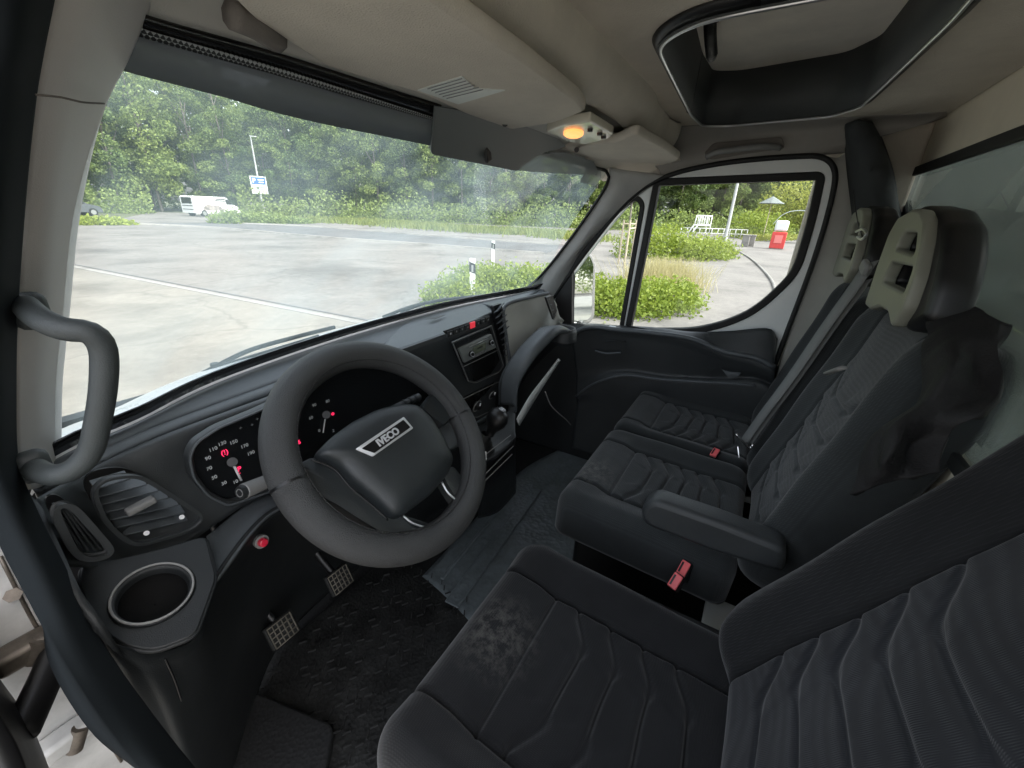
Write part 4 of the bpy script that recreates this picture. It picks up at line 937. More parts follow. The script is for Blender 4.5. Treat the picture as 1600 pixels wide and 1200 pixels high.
# radio
ry = .705
def Rd(px_, py_, y=ry): return A(px_, py_, 'y', y)
rad = thing('car_radio', Rd(745, 545), 'slim grey car radio with two round knobs in the centre console', 'radio')
bay = fillet([Rd(707, 536), Rd(765, 511), Rd(783, 570), Rd(777, 580), Rd(742, 596), Rd(731, 594)], [.002, .002, .004, .012, .012, .004])
bayc = sum(bay, Vector()) / len(bay)
flat('bay_frame', [[bayc + (p - bayc) * 1.06 for p in bay], bay], (0, -.006, 0), DASH, rad, bev=.002)
tube('bay_trim', [bayc + (p - bayc) * 1.05 + Vector((0, -.006, 0)) for p in bay], .0013, GREYP, rad, 6, closed=True)
flat('bay_back', [bay], (0, .006, 0), GLOSS, rad)
rb = [Rd(717, 545, ry - .006), Rd(768, 522, ry - .006), Rd(776, 543, ry - .006), Rd(726, 567, ry - .006)]
fc = flat('fascia', [fillet(rb, .004)], (0, .008, 0), mat('radio_grey', (.19, .205, .195), .35, coat=.3), rad, bev=.002)
rux = (rb[1] - rb[0]).normalized(); ruy = (rb[0] - rb[3]).normalized()
ctr = sum(rb, Vector()) / 4
for px_ in ((735, 553), (766, 535)):
    c_ = Rd(*px_, ry - .008); tube('knob_ring', ringpts(c_ + Vector((0, -.008, 0)), rux, ruy, .0085, 24), .0016, SILVER, fc, 6, closed=True)
    cyl('knob', c_, c_ + Vector((0, -.009, 0)), .0085, BLACK, fc, 24)
box('display', ctr + Vector((0, -.0025, 0)), (.068, .024, .002), mat('radio_display', (.16, .18, .13), .2, coat=.4), fc, ux=rux, uy=ruy, bev=.001)
text('display_text', 'TUNER 4', .008, ctr + Vector((0, -.004, .002)), rux, ruy, BLACK, fc, ext=.0002)
for k in range(6): box('preset', ctr - ruy * .020 + rux * (-.036 + k * .0145) + Vector((0, -.003, 0)), (.011, .005, .003), GREYP, fc, ux=rux, uy=ruy, bev=.0008)
tube('disc_slot', [ctr + ruy * .021 - rux * .042 + Vector((0, -.003, 0)), ctr + ruy * .021 + rux * .055 + Vector((0, -.003, 0))], .0014, SILVER, fc, 6)
tube('shelf_edge', [Rd(724, 573, ry - .004), Rd(778, 547, ry - .004)], .0013, GREYP, rad, 6)
# centre vents
vn = thing('centre_vent', A(785, 515, 'y', .70), 'column of slanted air vent louvres right of the radio', 'air vent')
flat('surround', [fillet([A(771, 478, 'y', .70), A(784, 474, 'y', .70), A(800, 560, 'y', .69), A(790, 556, 'y', .69)], .006)], (0, .012, 0), BLACK, vn)
for k in range(9):
    t = k / 8; p = A(774 + 17 * t, 484 + 68 * t, 'y', .695); q = A(784 + 15 * t, 478 + 72 * t, 'y', .695)
    box('louvre', (p + q) / 2 + Vector((0, -.002, 0)), ((q - p).length * 1.2, .020, .003), DASH_LIT, vn, ux=(q - p) + Vector((0, 0, .012)), uy=(0, 1, -.7), bev=.001)
# climate controls
cl2 = thing('climate_panel', A(755, 625, 'y', .69), 'climate control panel with round dials below the radio', 'control panel')
cp_ = fillet([A(715, 627, 'y', .70), A(775, 598, 'y', .69), A(795, 592, 'y', .68), A(800, 612, 'y', .67), A(792, 628, 'y', .67), A(745, 652, 'y', .685), A(730, 650, 'y', .69)], .008)
flat('panel', [cp_], (0, .008, 0), GLOSS, cl2, bev=.002)
tube('panel_trim', [p + Vector((0, -.002, 0)) for p in cp_], .0012, GREYP, cl2, 6, closed=True)
for (x, y, r_) in ((744, 634, .019), (767, 617, .014), (788, 606, .016)):
    c_ = A(x, y, 'y', .682); tube('dial_ring', ringpts(c_ + Vector((0, -.004, 0)), Vector((1, 0, 0)), Vector((0, -.3, 1)).normalized(), r_, 28), .0018, GREYP, cl2, 6, closed=True)
    kn = cyl('dial', c_, c_ + Vector((0, -.014, .004)), r_ * .72, BLACK, cl2, 24, bev=.002)
    box('pointer', c_ + Vector((0, -.0155, .008)), (.003, .010, .003), WHITETXT, kn, ux=(1, 0, 0), uy=(0, -.3, 1), bev=0)
tube('panel_ledge', AL([(742, 662), (765, 648), (795, 632), (803, 625)], 'y', .665), .004, DASH_LIT, dash, 8, 16)
# gear lever
gy = .56
gl_ = thing('gear_lever', A(762, 700, 'y', .60), 'black gear lever with a patterned knob below the climate dials', 'gear lever')
gc = A(776, 656, 'y', gy)
kl = []
for k in range(7):
    a_ = math.pi * k / 6
prof_ = [(.001, .034), (.014, .032), (.022, .024), (.026, .010), (.025, -.006), (.020, -.020), (.014, -.032), (.011, -.045), (.011, -.055)]
gax = Vector((.10, -.35, .93)).normalized(); gx = Vector((1, 0, 0)); gx = (gx - gax * gx.dot(gax)).normalized(); gyv = gax.cross(gx)
v = []; f = []
for r_, z_ in prof_: v += ringpts(gc + gax * z_, gx, gyv, r_, 28, r_ * 1.25)
for j in range(len(prof_) - 1):
    for i in range(28): f.append((j * 28 + i, j * 28 + (i + 1) % 28, (j + 1) * 28 + (i + 1) % 28, (j + 1) * 28 + i))
pyd('knob', v, f, BLACK, gl_)
cap = flat('shift_diagram', [ringpts(gc + gax * .0345 + Vector((.006, 0, 0)), gx, gyv, .011, 20)], gax * .0008, DASH_LIT, gl_)
for k in range(3): tube('gate_line', [gc + gax * .0362 + gx * (.0 + .006 * k) - gyv * .008, gc + gax * .0362 + gx * (.0 + .006 * k) + gyv * .008], .0009, WHITETXT, gl_, 5)
tube('gate_line', [gc + gax * .0362, gc + gax * .0362 + gx * .012], .0009, WHITETXT, gl_, 5)
v = []; f = []
for r_, z_ in [(.012, -.05), (.022, -.06), (.019, -.068), (.033, -.078), (.030, -.086), (.05, -.10)]: v += ringpts(gc + gax * z_ + Vector((-.01, .01, 0)), gx, gyv, r_, 28)
for j in range(5):
    for i in range(28): f.append((j * 28 + i, j * 28 + (i + 1) % 28, (j + 1) * 28 + (i + 1) % 28, (j + 1) * 28 + i))
pyd('gaiter', v, f, RUBBER, gl_)
# console ledge under the lever and its lower trims
patch('console_shelf', [[A(738, 672, 'y', .68), A(770, 652, 'y', .68), A(806, 630, 'y', .67)], [A(745, 705, 'y', .60), A(775, 690, 'y', .60), A(805, 668, 'y', .60)], [A(750, 722, 'y', .57), A(778, 708, 'y', .57), A(806, 682, 'y', .57)]], DASH, dash, nu=20, nv=12)
patch('console_front', [[A(750, 722, 'y', .57), A(778, 708, 'y', .57), A(806, 682, 'y', .57)], [A(752, 765, 'y', .58), A(778, 748, 'y', .58), A(806, 720, 'y', .58)], [A(748, 810, 'y', .66), A(778, 800, 'y', .66), A(806, 770, 'y', .66)]], BLACK, dash, nu=20, nv=14)
for (a, b_) in (((756, 712), (798, 680)), ((757, 742), (802, 697)), ((757, 752), (800, 710))):
    tube('console_trim', [A(*a, 'y', .562), A(*b_, 'y', .562)], .0016, GREYP, dash, 6)
bx_ = A(757, 712, 'y', .56); box('console_badge', bx_, (.006, .012, .028), WHITETXT, dash, bev=.002)

# ---- passenger side of the dash
pgl = [A(786, 486, 'y', .70), A(793, 477, 'y', .70), A(830, 466, 'y', .68), A(858, 460, 'y', .66), A(870, 480, 'y', .62), A(876, 502, 'y', .60)]
g_low = [A(797, 590, 'y', .68), A(803, 594, 'y', .675), A(820, 566, 'y', .66), A(845, 540, 'y', .64), A(862, 522, 'y', .61), A(878, 506, 'y', .60)]
GB_ = mat('glovebox_grey', (.36, .365, .33), .5, bump=.3, bscale=800, var=.08)
pg0 = [A(786, 482, 'y', .70), A(795, 472, 'y', .71), A(825, 462, 'y', .70), A(850, 455, 'y', .68), A(866, 462, 'y', .66), A(884, 495, 'y', .60)]
patch('upper_glovebox', [pgl, [a.lerp(b, .5) + Vector((0, -.01, .01)) for a, b in zip(pgl, g_low)], g_low], GB_, dash, nu=40, nv=20, thick=.02)
tube('glovebox_edge', [A(800, 592, 'y', .67), A(794, 545, 'y', .685), A(787, 495, 'y', .695), A(793, 475, 'y', .70), A(830, 464, 'y', .68), A(857, 458, 'y', .66)], .006, DASH_LIT, dash, 8, 40)
patch('passenger_top', [[p + Vector((0, .12, -.03)) for p in R0c[2:]], R0c[2:], [A(780, 480, 'y', .73), A(828, 463, 'x', .66), A(852, 456, 'x', .78)], [A(786, 486, 'y', .715), A(832, 468, 'x', .63), A(866, 470, 'x', .78)]], DASH_LIT, dash, nu=24, nv=16)
sv = fillet([A(850, 464, 'y', .625), A(859, 461, 'y', .625), A(870, 498, 'y', .625), A(863, 502, 'y', .625)], .006)
svf = thing('side_vent', A(863, 482, 'y', .63), 'narrow air vent at the passenger end of the dashboard', 'air vent')
flat('surround', [sv], (0, -.010, 0), BLACK, svf, bev=.002)
tube('surround_rim', [p + Vector((0, -.010, 0)) for p in sv], .0016, GREYP, svf, 6, closed=True)
for k in range(4):
    c_ = A(856 + 3.2 * k, 468 + 8.5 * k, 'y', .618); box('louvre', c_, (.014, .012, .003), DASH_LIT, svf, ux=(1, -.3, 0), uy=(0, 1, -.6), bev=.001)
# sweeping passenger grab arch + lower shelf
arch = [A(803, 640, 'y', .60), A(806, 600, 'y', .59), A(825, 565, 'y', .56), A(850, 535, 'y', .54), A(874, 515, 'y', .53), A(893, 520, 'y', .55)]
patch('arch_ledge', [[p + Vector((-.0, .06, .0)) for p in arch], [p + Vector((0, .01, .012)) for p in arch], [p + Vector((.008, -.006, -.002)) for p in arch], [p + Vector((.016, .0, -.018)) for p in arch]], DASH_LIT, dash, nu=40, nv=16, thick=.01)
patch('passenger_lower', [[p + Vector((.02, .03, -.02)) for p in arch], [Vector((p.x + .05, .78, 1.25)) for p in arch], [Vector((p.x + .08, .85, .85)) for p in arch]], BLACK, dash, nu=30, nv=14)
patch('passenger_inner', [g_low, [p + Vector((0, .05, 0)) for p in arch]], DASH, dash, nu=30, thick=.006)
# cup holder on the passenger end
cc2 = A(882, 514, 'y', .56); r2_ = .036
hol2 = pyd('cup_holder', sum([ringpts(cc2 + Vector((0, 0, h_)), Vector((1, 0, 0)), Vector((0, 1, 0)), r_, 32) for r_, h_ in ((r2_ + .01, -.04), (r2_ + .008, -.006), (r2_ + .003, .003), (r2_ - .002, .002), (r2_ - .005, -.006), (r2_ - .008, -.06), (.001, -.061))], []),
    [(j * 32 + i, j * 32 + (i + 1) % 32, (j + 1) * 32 + (i + 1) % 32, (j + 1) * 32 + i) for j in range(6) for i in range(32)], DASH, dash)
tube('rim', ringpts(cc2 + Vector((0, 0, .004)), Vector((1, 0, 0)), Vector((0, 1, 0)), r2_ + .001, 32), .002, GREYP, hol2, 6, closed=True)
pyd('well', sum([ringpts(cc2 + Vector((0, 0, h_)), Vector((1, 0, 0)), Vector((0, 1, 0)), r_, 32) for r_, h_ in ((r2_ - .0045, -.004), (r2_ - .0075, -.05), (.001, -.055))], []),
    [(j * 32 + i, j * 32 + (i + 1) % 32, (j + 1) * 32 + (i + 1) % 32, (j + 1) * 32 + i) for j in range(2) for i in range(32)], BLACK, hol2)
# loose pale strip and cable in the passenger foot well
stp = patch('loose_trim_strip', [AL([(876, 563), (858, 590), (838, 622), (812, 665)], 'y', .52), AL([(873, 560), (852, 588), (828, 620), (808, 655)], 'y', .52)], mat('pale_strip', (.42, .44, .43), .4), nu=24, thick=.003)
tag(stp, 'pale loose trim strip hanging below the passenger dashboard', 'trim strip')
cbl = tube('loose_cable', AL([(852, 612), (860, 632), (872, 645), (884, 655), (892, 664)], 'y', .5), .0016, GREYP, None, 6, 24)
tag(cbl, 'thin grey cable hanging in the passenger foot well', 'cable')

# ---- floor, mats, pedals
fl = box('cab_floor', (0.0, .35, .775), (1.9, 1.6, .03), CARPET, bev=0); struct(fl)
fw = box('firewall', (0.0, 1.08, 1.15), (1.9, .03, .80), BLACK, bev=0); tag(fw, 'black front bulkhead behind the pedals', 'bulkhead')
ft = patch('floor_mat', [AL([(660, 900), (720, 835), (790, 760), (830, 725), (900, 690)], 'z', .80), AL([(700, 935), (780, 870), (840, 800), (880, 760), (930, 720)], 'z', .80), AL([(800, 1040), (880, 960), (960, 900), (980, 860), (1000, 800)], 'z', .80)], MAT_LIT, nu=50, nv=24, thick=.008)
tag(ft, 'grey textured rubber floor mat in the middle of the cab, painted paler as if lit', 'floor mat')
for k, (a, b_) in enumerate((((705, 945), (838, 765)), ((690, 905), (800, 770)))):
    p, q = A(*a, 'z', .812), A(*b_, 'z', .812)
    r_ = box('mat_rib', (p + q) / 2, ((q - p).length, .014 if k else .05, .006), MAT_LIT, None, ux=q - p, uy=(q - p).cross(Vector((0, 0, 1))), bev=.004)
    r_.parent = ft
def Pd(px_, py_): return A(px_, py_, 'y', .80)
pe = []
for nm, c2, lab, arm in (('pedal', (440, 984), 'clutch pedal with a dusty gridded pad, nearest the door', (395, 930)), ('pedal', (530, 905), 'brake pedal with a dusty gridded pad under the steering wheel', (480, 870))):
    c_ = A(*c2, 'y', .78); root = thing('pedal', c_, lab, 'pedal', 'foot pedals')
    nx_ = Vector((1, 0, 0)); ny_ = Vector((0, .45, .89)).normalized(); nz_ = nx_.cross(ny_)
    if nz_.dot(CAM - c_) < 0: nz_ = -nz_
    s_ = .034
    box('plate', c_, (s_ * 2, s_ * 1.7, .012), RUBBER, root, ux=nx_, uy=ny_, bev=.004)
    DUST = mat('pedal_dust', (.12, .11, .09), .8, var=.3)
    for k in range(6):
        x_ = -s_ + .007 + k * (2 * s_ - .014) / 5
        tube('ridge', [c_ + nx_ * x_ + ny_ * s_ * .75 + nz_ * .0085, c_ + nx_ * x_ - ny_ * s_ * .75 + nz_ * .0085], .0016, DUST, root, 5)
    for k in range(5):
        y_ = (-.75 + k * 1.5 / 4) * s_
        tube('ridge', [c_ + nx_ * (s_ - .006) + ny_ * y_ + nz_ * .0085, c_ - nx_ * (s_ - .006) + ny_ * y_ + nz_ * .0085], .0016, DUST, root, 5)
    tube('pedal_arm', [c_ - nz_ * .008, c_ + Vector((-.01, .10, .10)), c_ + Vector((-.02, .16, .30))], .010, BLACK, root, 8, 12)
# loose ribbed rubber mat of the driver: raised studs read as small lines
v = []; f = []
base_ = []
for i in range(26):
    for j in range(22):
        x_ = -.74 + i * .024 + (j % 2) * .012; y_ = .42 + j * .022
        if x_ > -.14 or random.random() < .45: continue
        x_ += random.uniform(-.004, .004)
        a_ = R(35 if (i + j) % 2 else -35); d_ = Vector((math.cos(a_), math.sin(a_), 0)) * .0095; e_ = Vector((-d_.y, d_.x, 0)).normalized() * .0014
        c_ = Vector((x_, y_, .797)); k0 = len(v)
        v += [c_ - d_ - e_, c_ + d_ - e_, c_ + d_ + e_, c_ - d_ + e_] + [p + Vector((0, 0, .006)) for p in (c_ - d_ - e_, c_ + d_ - e_, c_ + d_ + e_, c_ - d_ + e_)]
        f += [(k0 + 4, k0 + 5, k0 + 6, k0 + 7), (k0, k0 + 1, k0 + 5, k0 + 4), (k0 + 1, k0 + 2, k0 + 6, k0 + 5), (k0 + 2, k0 + 3, k0 + 7, k0 + 6), (k0 + 3, k0, k0 + 4, k0 + 7)]
dm = thing('driver_mat', (-.45, .6, .79), 'black rubber mat with raised pattern under the pedals', 'floor mat')
box('sheet', (-.45, .66, .793), (.64, .52, .008), mat('mat_rubber', (.014, .0145, .014), .6, bump=.8, bscale=110, kind='voronoi', var=.8, vscale=16), dm, bev=.003)
pyd('raised_pattern', v, f, mat('stud_rubber', (.028, .028, .028), .35), dm, False)['kind'] = 'stuff'
# sill and step inside the driver's door
sill = flat('door_sill', [fillet([A(x, y, 'z', .83) for x, y in [(325, 1075), (400, 1080), (470, 1110), (522, 1132), (500, 1260), (380, 1330), (280, 1230)]], .02)], (0, 0, -.03), CARPET, None, bev=.006)
tag(sill, 'dark step mat at the foot of the driver door opening', 'step mat')

# ---- seats
def soft(name, hx, hy, r, depth, H, to_world, m, parent, N=150, rc=.05, taper=None, centre=None):
    s = np.linspace(-1, 1, N); U, V_ = np.meshgrid(s, s)
    rho = np.maximum(np.abs(U), np.abs(V_)); q = np.stack([U, V_], -1) / np.maximum(rho, 1e-6)[..., None]
    h = np.array([hx, hy]); qh = q * h
    inner = np.clip(qh, -(h - rc), h - rc); dv = qh - inner; nl = np.linalg.norm(dv, axis=-1, keepdims=True)
    O = inner + np.where(nl > 1e-9, dv / np.maximum(nl, 1e-9) * rc, 0)
    O = np.where(nl > 1e-9, O, qh)
    r0 = .82                                        # flat zone
    flatz = rho <= r0; t = np.clip(rho / r0, 0, 1); wgt = (t ** 4)[..., None]
    insc = 1 - r / h
    Pf = t[..., None] * ((1 - wgt) * qh + wgt * O) * insc
    e = np.clip((rho - r0) / (1 - r0), 0, 1); tot = math.pi / 2 * r + depth; L = e * tot
    ang = np.clip(L / r, 0, math.pi / 2); down = np.maximum(0, L - math.pi / 2 * r)
    outw = (insc + (1 - insc) * np.sin(ang)[..., None]); P2 = np.where(flatz[..., None], Pf, O * outw)
    Z = np.where(flatz, 0, -(r * (1 - np.cos(ang)) + down))
    X, Y = P2[..., 0], P2[..., 1]
    fade = np.clip(1 - down / .06, 0, 1) * np.cos(ang * .9)
    Z = Z + H(X, Y) * np.clip(fade, 0, 1)
    if taper is not None: X = X * taper(Y)
    pts = to_world(X.ravel(), Y.ravel(), Z.ravel())
    f = [(j * N + i, j * N + i + 1, (j + 1) * N + i + 1, (j + 1) * N + i) for j in range(N - 1) for i in range(N - 1)]
    o = pyd(name, pts, f, m, parent)
    if centre:
        o.data.materials.append(centre[0]); Xc = X[:-1, :-1].ravel(); Yc = Y[:-1, :-1].ravel(); wl_ = centre[1] + centre[2] * Yc
        o.data.polygons.foreach_set('material_index', ((np.abs(Xc) < wl_) & (Yc > centre[3]) & (Yc < centre[4]) & (rho[:-1, :-1].ravel() < .9)).astype(np.int32))
    bm = bmesh.new(); bm.from_mesh(o.data)
    ext = [e_ for e_ in bm.edges if e_.is_boundary]
    bmesh.ops.holes_fill(bm, edges=ext, sides=0); bmesh.ops.recalc_face_normals(bm, faces=bm.faces[:]); bm.to_mesh(o.data); bm.free()
    return o
def groove(d, wd=.0036, dep=.009): return -dep * np.exp(-(d / wd) ** 2)
def smooth(a, b, x): t = np.clip((x - a) / (b - a), 0, 1); return t * t * (3 - 2 * t)
def seatH(wc, ys, bow, front=None, bol=.035, wave=.02, sgn=1, yb=None, flare=0, gd=.85):
    def H(X, Y):
        w_ = wc + flare * (Y)
        ax = np.abs(X)
        Z = bol * smooth(w_ - .005, w_ + .07, ax)
        msk = smooth(w_ + .004, w_ - .004, ax)
        u = X / w_
        for k, y0 in enumerate(ys):
            yc = y0 + sgn * bow * (smooth(1.0, .45, np.abs(u)) ) + sgn * .004 * np.sin(u * 3 + k)
            slope = 1 + 1.4 * (smooth(.3, .5, np.abs(u)) * smooth(1.0, .8, np.abs(u)))
            d = (Y - yc) / slope
            Z += groove(d) * msk * gd + .003 * gd ** 2 * np.exp(-((d - .012 * sgn) / .009) ** 2) * msk
        if front is not None:
            Z += groove(Y - front, .004, .006) * smooth(w_ + .01, w_, ax) + .012 * smooth(front, front + .05, Y) * smooth(w_ + .06, w_, ax)
        Z += groove(ax - w_, .005, .010)
        if yb is not None: Z += groove(Y - yb, .004, .006) * msk
        Z += .0025 * np.sin(X * 19 + Y * 11) * np.sin(Y * 17 - X * 7)
        return Z
    return H
def cush_frame(cx, yfront, yback, ztop, tilt):
    cy = (yfront + yback) / 2
    def tw(X, Y, Z):
        return np.stack([cx + X, cy + Y * math.cos(tilt) - Z * math.sin(tilt), ztop + Y * math.sin(tilt) + Z * math.cos(tilt)], 1)
    return tw
def back_frame(cx, y0, z0, y1, z1):
    a = np.array([0, y1 - y0, z1 - z0]); L = np.linalg.norm(a); a /= L; n_ = np.array([0, a[2], -a[1]])
    c = np.array([cx, (y0 + y1) / 2, (z0 + z1) / 2])
    def tw(X, Y, Z): return c + np.outer(X, [1, 0, 0]) + np.outer(Y, a) + np.outer(Z, n_)
    return tw, L / 2
# driver seat
ds = thing('driver_seat', (-.45, .1, .8), 'driver seat in dark grey fabric with dusty cushion, in the foreground', 'seat')
soft('cushion', .250, .255, .045, .09, seatH(.145, [-.12, -.055, .01, .075], -.035, front=.125, bol=.034, sgn=1), cush_frame(-.464, .345, -.165, 1.207, R(4)), FABD, ds, N=300)
tw, hl = back_frame(-.455, -.095, 1.20, -.405, 1.81)
soft('backrest', .265, hl, .045, .045, seatH(.155, [-.20, -.13, -.06, .01, .08], -.05, bol=.045, yb=.17, flare=.05, gd=.5), tw, FAB, ds, N=300, rc=.09, centre=(FABC, .155, .05, -1, .17))
box('seat_base', (-.455, .06, .98), (.42, .40, .36), BLACK, ds, bev=.02)
box('side_valance', (-.185, .02, 1.12), (.03, .36, .10), BLACK, ds, bev=.012)
# passenger bench
bs_ = thing('passenger_bench', (.40, .1, .8), 'double passenger bench in grey fabric beyond the driver seat', 'seat')
for cx_, hx_ in ((.175, .238), (.635, .212)):
    soft('cushion', hx_, .225, .035, .075, seatH(.135, [-.135, -.085, -.035, .015, .065], -.028, front=.105, bol=.018), cush_frame(cx_, .345, -.105, 1.235, R(2)), FABB, bs_, N=170, rc=.04)
tw, hl = back_frame(.17, -.105, 1.20, -.265, 1.80)
soft('backrest', .235, hl, .04, .075, seatH(.14, [-.19, -.11, -.03, .05, .13], -.04, bol=.028), tw, FABB, bs_, N=170, rc=.06)
tw, hl = back_frame(.63, -.095, 1.20, -.245, 1.80)
soft('backrest', .205, hl, .04, .06, seatH(.12, [-.19, -.11, -.03, .05, .13], -.04, bol=.028), tw, FABB, bs_, N=150, rc=.06)
box('seat_base', (.40, .10, 1.00), (.80, .40, .34), BLACK, bs_, bev=.02)
tube('adjust_bar', [A(915, 822, 'x', -.045), A(945, 828, 'x', -.045), A(1000, 850, 'x', -.045)], .006, DASH_LIT, bs_, 8, 14)
tube('pull_tab', AL([(1293, 583), (1304, 579), (1316, 575)], 'y', -.14), .007, GREYP, bs_, 8, 8, flatk=.5)
# moulded headrests with two openings
def headrest(shift, ydist, sc, label):
    # front ring traced once on the plane y = -0.215, copied for the far seat
    y_ = -.215
    P_ = lambda pts, yy=y_: [A(x, y, 'y', yy) for x, y in pts]
    out = P_([(1425, 326), (1402, 340), (1388, 365), (1370, 415), (1350, 476), (1358, 484), (1372, 479), (1386, 487), (1391, 512), (1412, 480), (1429, 431), (1441, 375), (1444, 345), (1438, 328)])
    h1_ = P_([(1412, 362), (1432, 364), (1428, 398), (1399, 389)]); h2_ = P_([(1392, 410), (1426, 417), (1412, 457), (1378, 440)])
    sh = P_([(1420, 320), (1400, 334), (1384, 362), (1362, 420), (1345, 478), (1372, 484), (1392, 515), (1420, 498), (1440, 440), (1452, 385), (1454, 348), (1444, 326)], y_)
    return out, h1_, h2_, sh
o_, a_, b_, s_ = headrest(0, 0, 1, '')
def hr_build(tf, parent):
    o2 = [tf(p) for p in fillet(o_, .012)]; a2 = [tf(p) for p in fillet(a_, .012)]; b2 = [tf(p) for p in fillet(b_, .012)]; s2 = [tf(p) for p in fillet(s_, .015)]
    f1 = flat('headrest_shell', [o2, a2, b2], (0, -.022, 0), HEADREST, parent, bev=.006)
    f2 = flat('headrest_core', [[p + Vector((0, -.018, 0)) for p in s2], [p + Vector((0, -.018, 0)) for p in a2], [p + Vector((0, -.018, 0)) for p in b2]], (0, -.055, 0), BLACK, parent, bev=.014)
    return f1
hr_build(lambda p: p, bs_)
cm = sum(o_, Vector()) / len(o_)
def tf2(p):
    q_ = p - cm; tgt = A(1325, 385, 'y', -.185)
    return Vector((tgt.x + q_.x * 1.0, -.185 + q_.y, tgt.z + q_.z * .95))
hr_build(tf2, bs_)
# armrest of the middle seat
arl = [A(1012, 778, 'x', -.03), A(1018, 765, 'x', -.03), A(1032, 757, 'x', -.03), A(1120, 787, 'x', -.03), A(1230, 838, 'x', -.03), A(1215, 880, 'x', -.03), A(1120, 838, 'x', -.03), A(1040, 808, 'x', -.03), A(1016, 797, 'x', -.03)]
arm = flat('armrest', [fillet([p + Vector((-.065, 0, 0)) for p in AL([(1010, 772), (1030, 757), (1130, 790), (1230, 828), (1225, 866), (1120, 836), (1016, 797)], 'x', -.045)], .02)], (.06, 0, 0), DASH, bs_, bev=.014)

# seat belt across the outer seat
bt = thing('seat_belt', A(1165, 690, 'x', .42), 'grey seat belt strap running across the bench to a chrome buckle tongue', 'seat belt')
BELT = mat('belt_webbing', (.17, .175, .17), .7, bump=.5, bscale=500, var=.1)
bc_ = [A(1360, 410, 'x', .40), A(1335, 447, 'x', .41), A(1290, 510, 'x', .42), A(1235, 590, 'x', .43), A(1190, 650, 'x', .43), A(1162, 690, 'x', .43)]
bu_ = Vector((.5, .35, -.25)).normalized() * .020
patch('strap', [[p - bu_ for p in bc_], [p + bu_ for p in bc_]], BELT, bt, nu=40, thick=.002)
bc3 = [p + Vector((.012, -.012, -.006)) for p in bc_]
patch('strap', [[p - bu_ for p in bc3], [p + bu_ for p in bc3]], BELT, bt, nu=40, thick=.002)
tg = [A(1150, 678, 'x', .42), A(1163, 692, 'x', .42), A(1172, 700, 'x', .42), A(1177, 694, 'x', .42)]
tube('tongue', tg, .004, CHROME, bt, 8, 12)
box('tongue_plate', A(1154, 706, 'x', .42), (.018, .004, .035), CHROME, bt, rot=Vector((0, 0, 1)).rotation_difference(Vector((.3, .3, .8))), bev=.001)
box('strap_guide', A(1352, 418, 'x', .40), (.040, .014, .030), GREYP, bt, rot=Vector((1, 0, 0)).rotation_difference(Vector((.8, .2, .4))), bev=.008)
def buckle(px_, py_, ax, v_, label, tilt=(0, .2, 1)):
    c_ = A(px_, py_, ax, v_); root = thing('belt_buckle', c_, label, 'belt buckle', 'red belt buckles')
    up_ = Vector(tilt).normalized(); ux_ = Vector((.95, -.25, 0)); ux_ = (ux_ - up_ * ux_.dot(up_)).normalized(); uy_ = up_.cross(ux_)
    box('housing', c_ - up_ * .030, (.038, .024, .052), BLACK, root, ux=ux_, uy=uy_, bev=.004)
    box('button', c_ - up_ * .001, (.034, .020, .008), RED, root, ux=ux_, uy=uy_, bev=.002)
    box('slot', c_ + up_ * .0035 + uy_ * .0055, (.024, .004, .002), BLACK, root, ux=ux_, uy=uy_, bev=0)
buckle(1117, 707, 'z', 1.245, 'red belt buckle between the two bench cushions', (-.45, .1, 1))
buckle(1068, 888, 'z', 1.205, 'upper of the two red buckles beside the driver seat', (-.6, .15, .8))
buckle(1055, 908, 'z', 1.20, 'lower of the two red buckles beside the driver seat', (-.7, .1, .7))
bxo = box('paper_box', A(1130, 968, 'z', 1.05), (.10, .09, .02), PAPER, None, bev=.004); tag(bxo, 'pale grey card lying between the driver seat and bench', 'card')

# ---- black jacket hung behind the middle seat
JK = mat('jacket_cloth', (.0045, .004, .0045), .75, bump=.6, bscale=260, var=.4, vscale=20)
rows_j = []
ctrl = [[(1455, 468, -.25), (1490, 462, -.27), (1530, 480, -.29), (1572, 508, -.30)],
        [(1450, 520, -.24), (1490, 515, -.26), (1530, 520, -.28), (1566, 545, -.30)],
        [(1440, 580, -.23), (1480, 570, -.24), (1520, 585, -.275), (1555, 600, -.29)],
        [(1400, 650, -.21), (1440, 640, -.225), (1490, 640, -.255), (1545, 650, -.28)],
        [(1350, 720, -.19), (1400, 715, -.205), (1440, 700, -.24), (1500, 690, -.27)],
        [(1320, 770, -.18), (1360, 760, -.20), (1420, 745, -.23), (1470, 740, -.26)]]
for r__ in ctrl: rows_j.append([A(x, y, 'y', yy) for x, y, yy in r__])
jk = patch('jacket', rows_j, JK, None, nu=70, nv=90, thick=.012)
co_ = np.zeros(len(jk.data.vertices) * 3); jk.data.vertices.foreach_get('co', co_); co_ = co_.reshape(-1, 3)
from mathutils import noise
fold = np.array([noise.noise(Vector((c_[0] * 14 + c_[2] * 6, 0, c_[2] * 5))) * .022 + noise.noise(Vector((c_[0] * 34 - c_[2] * 14, 3, c_[2] * 10))) * .010 for c_ in co_])
_unused = .45 * (.010 * np.sin(co_[:, 0] * 70 + 8 * np.sin(co_[:, 2] * 22)) + .006 * np.sin(co_[:, 2] * 95 + co_[:, 0] * 40) + .004 * np.sin(co_[:, 2] * 210 + co_[:, 0] * 130))
co_[:, 1] += fold; jk.data.vertices.foreach_set('co', co_.ravel())
tag(jk, 'crumpled black jacket hanging behind the middle seat', 'jacket')

# ================================================================== LININGS
X_R = .86
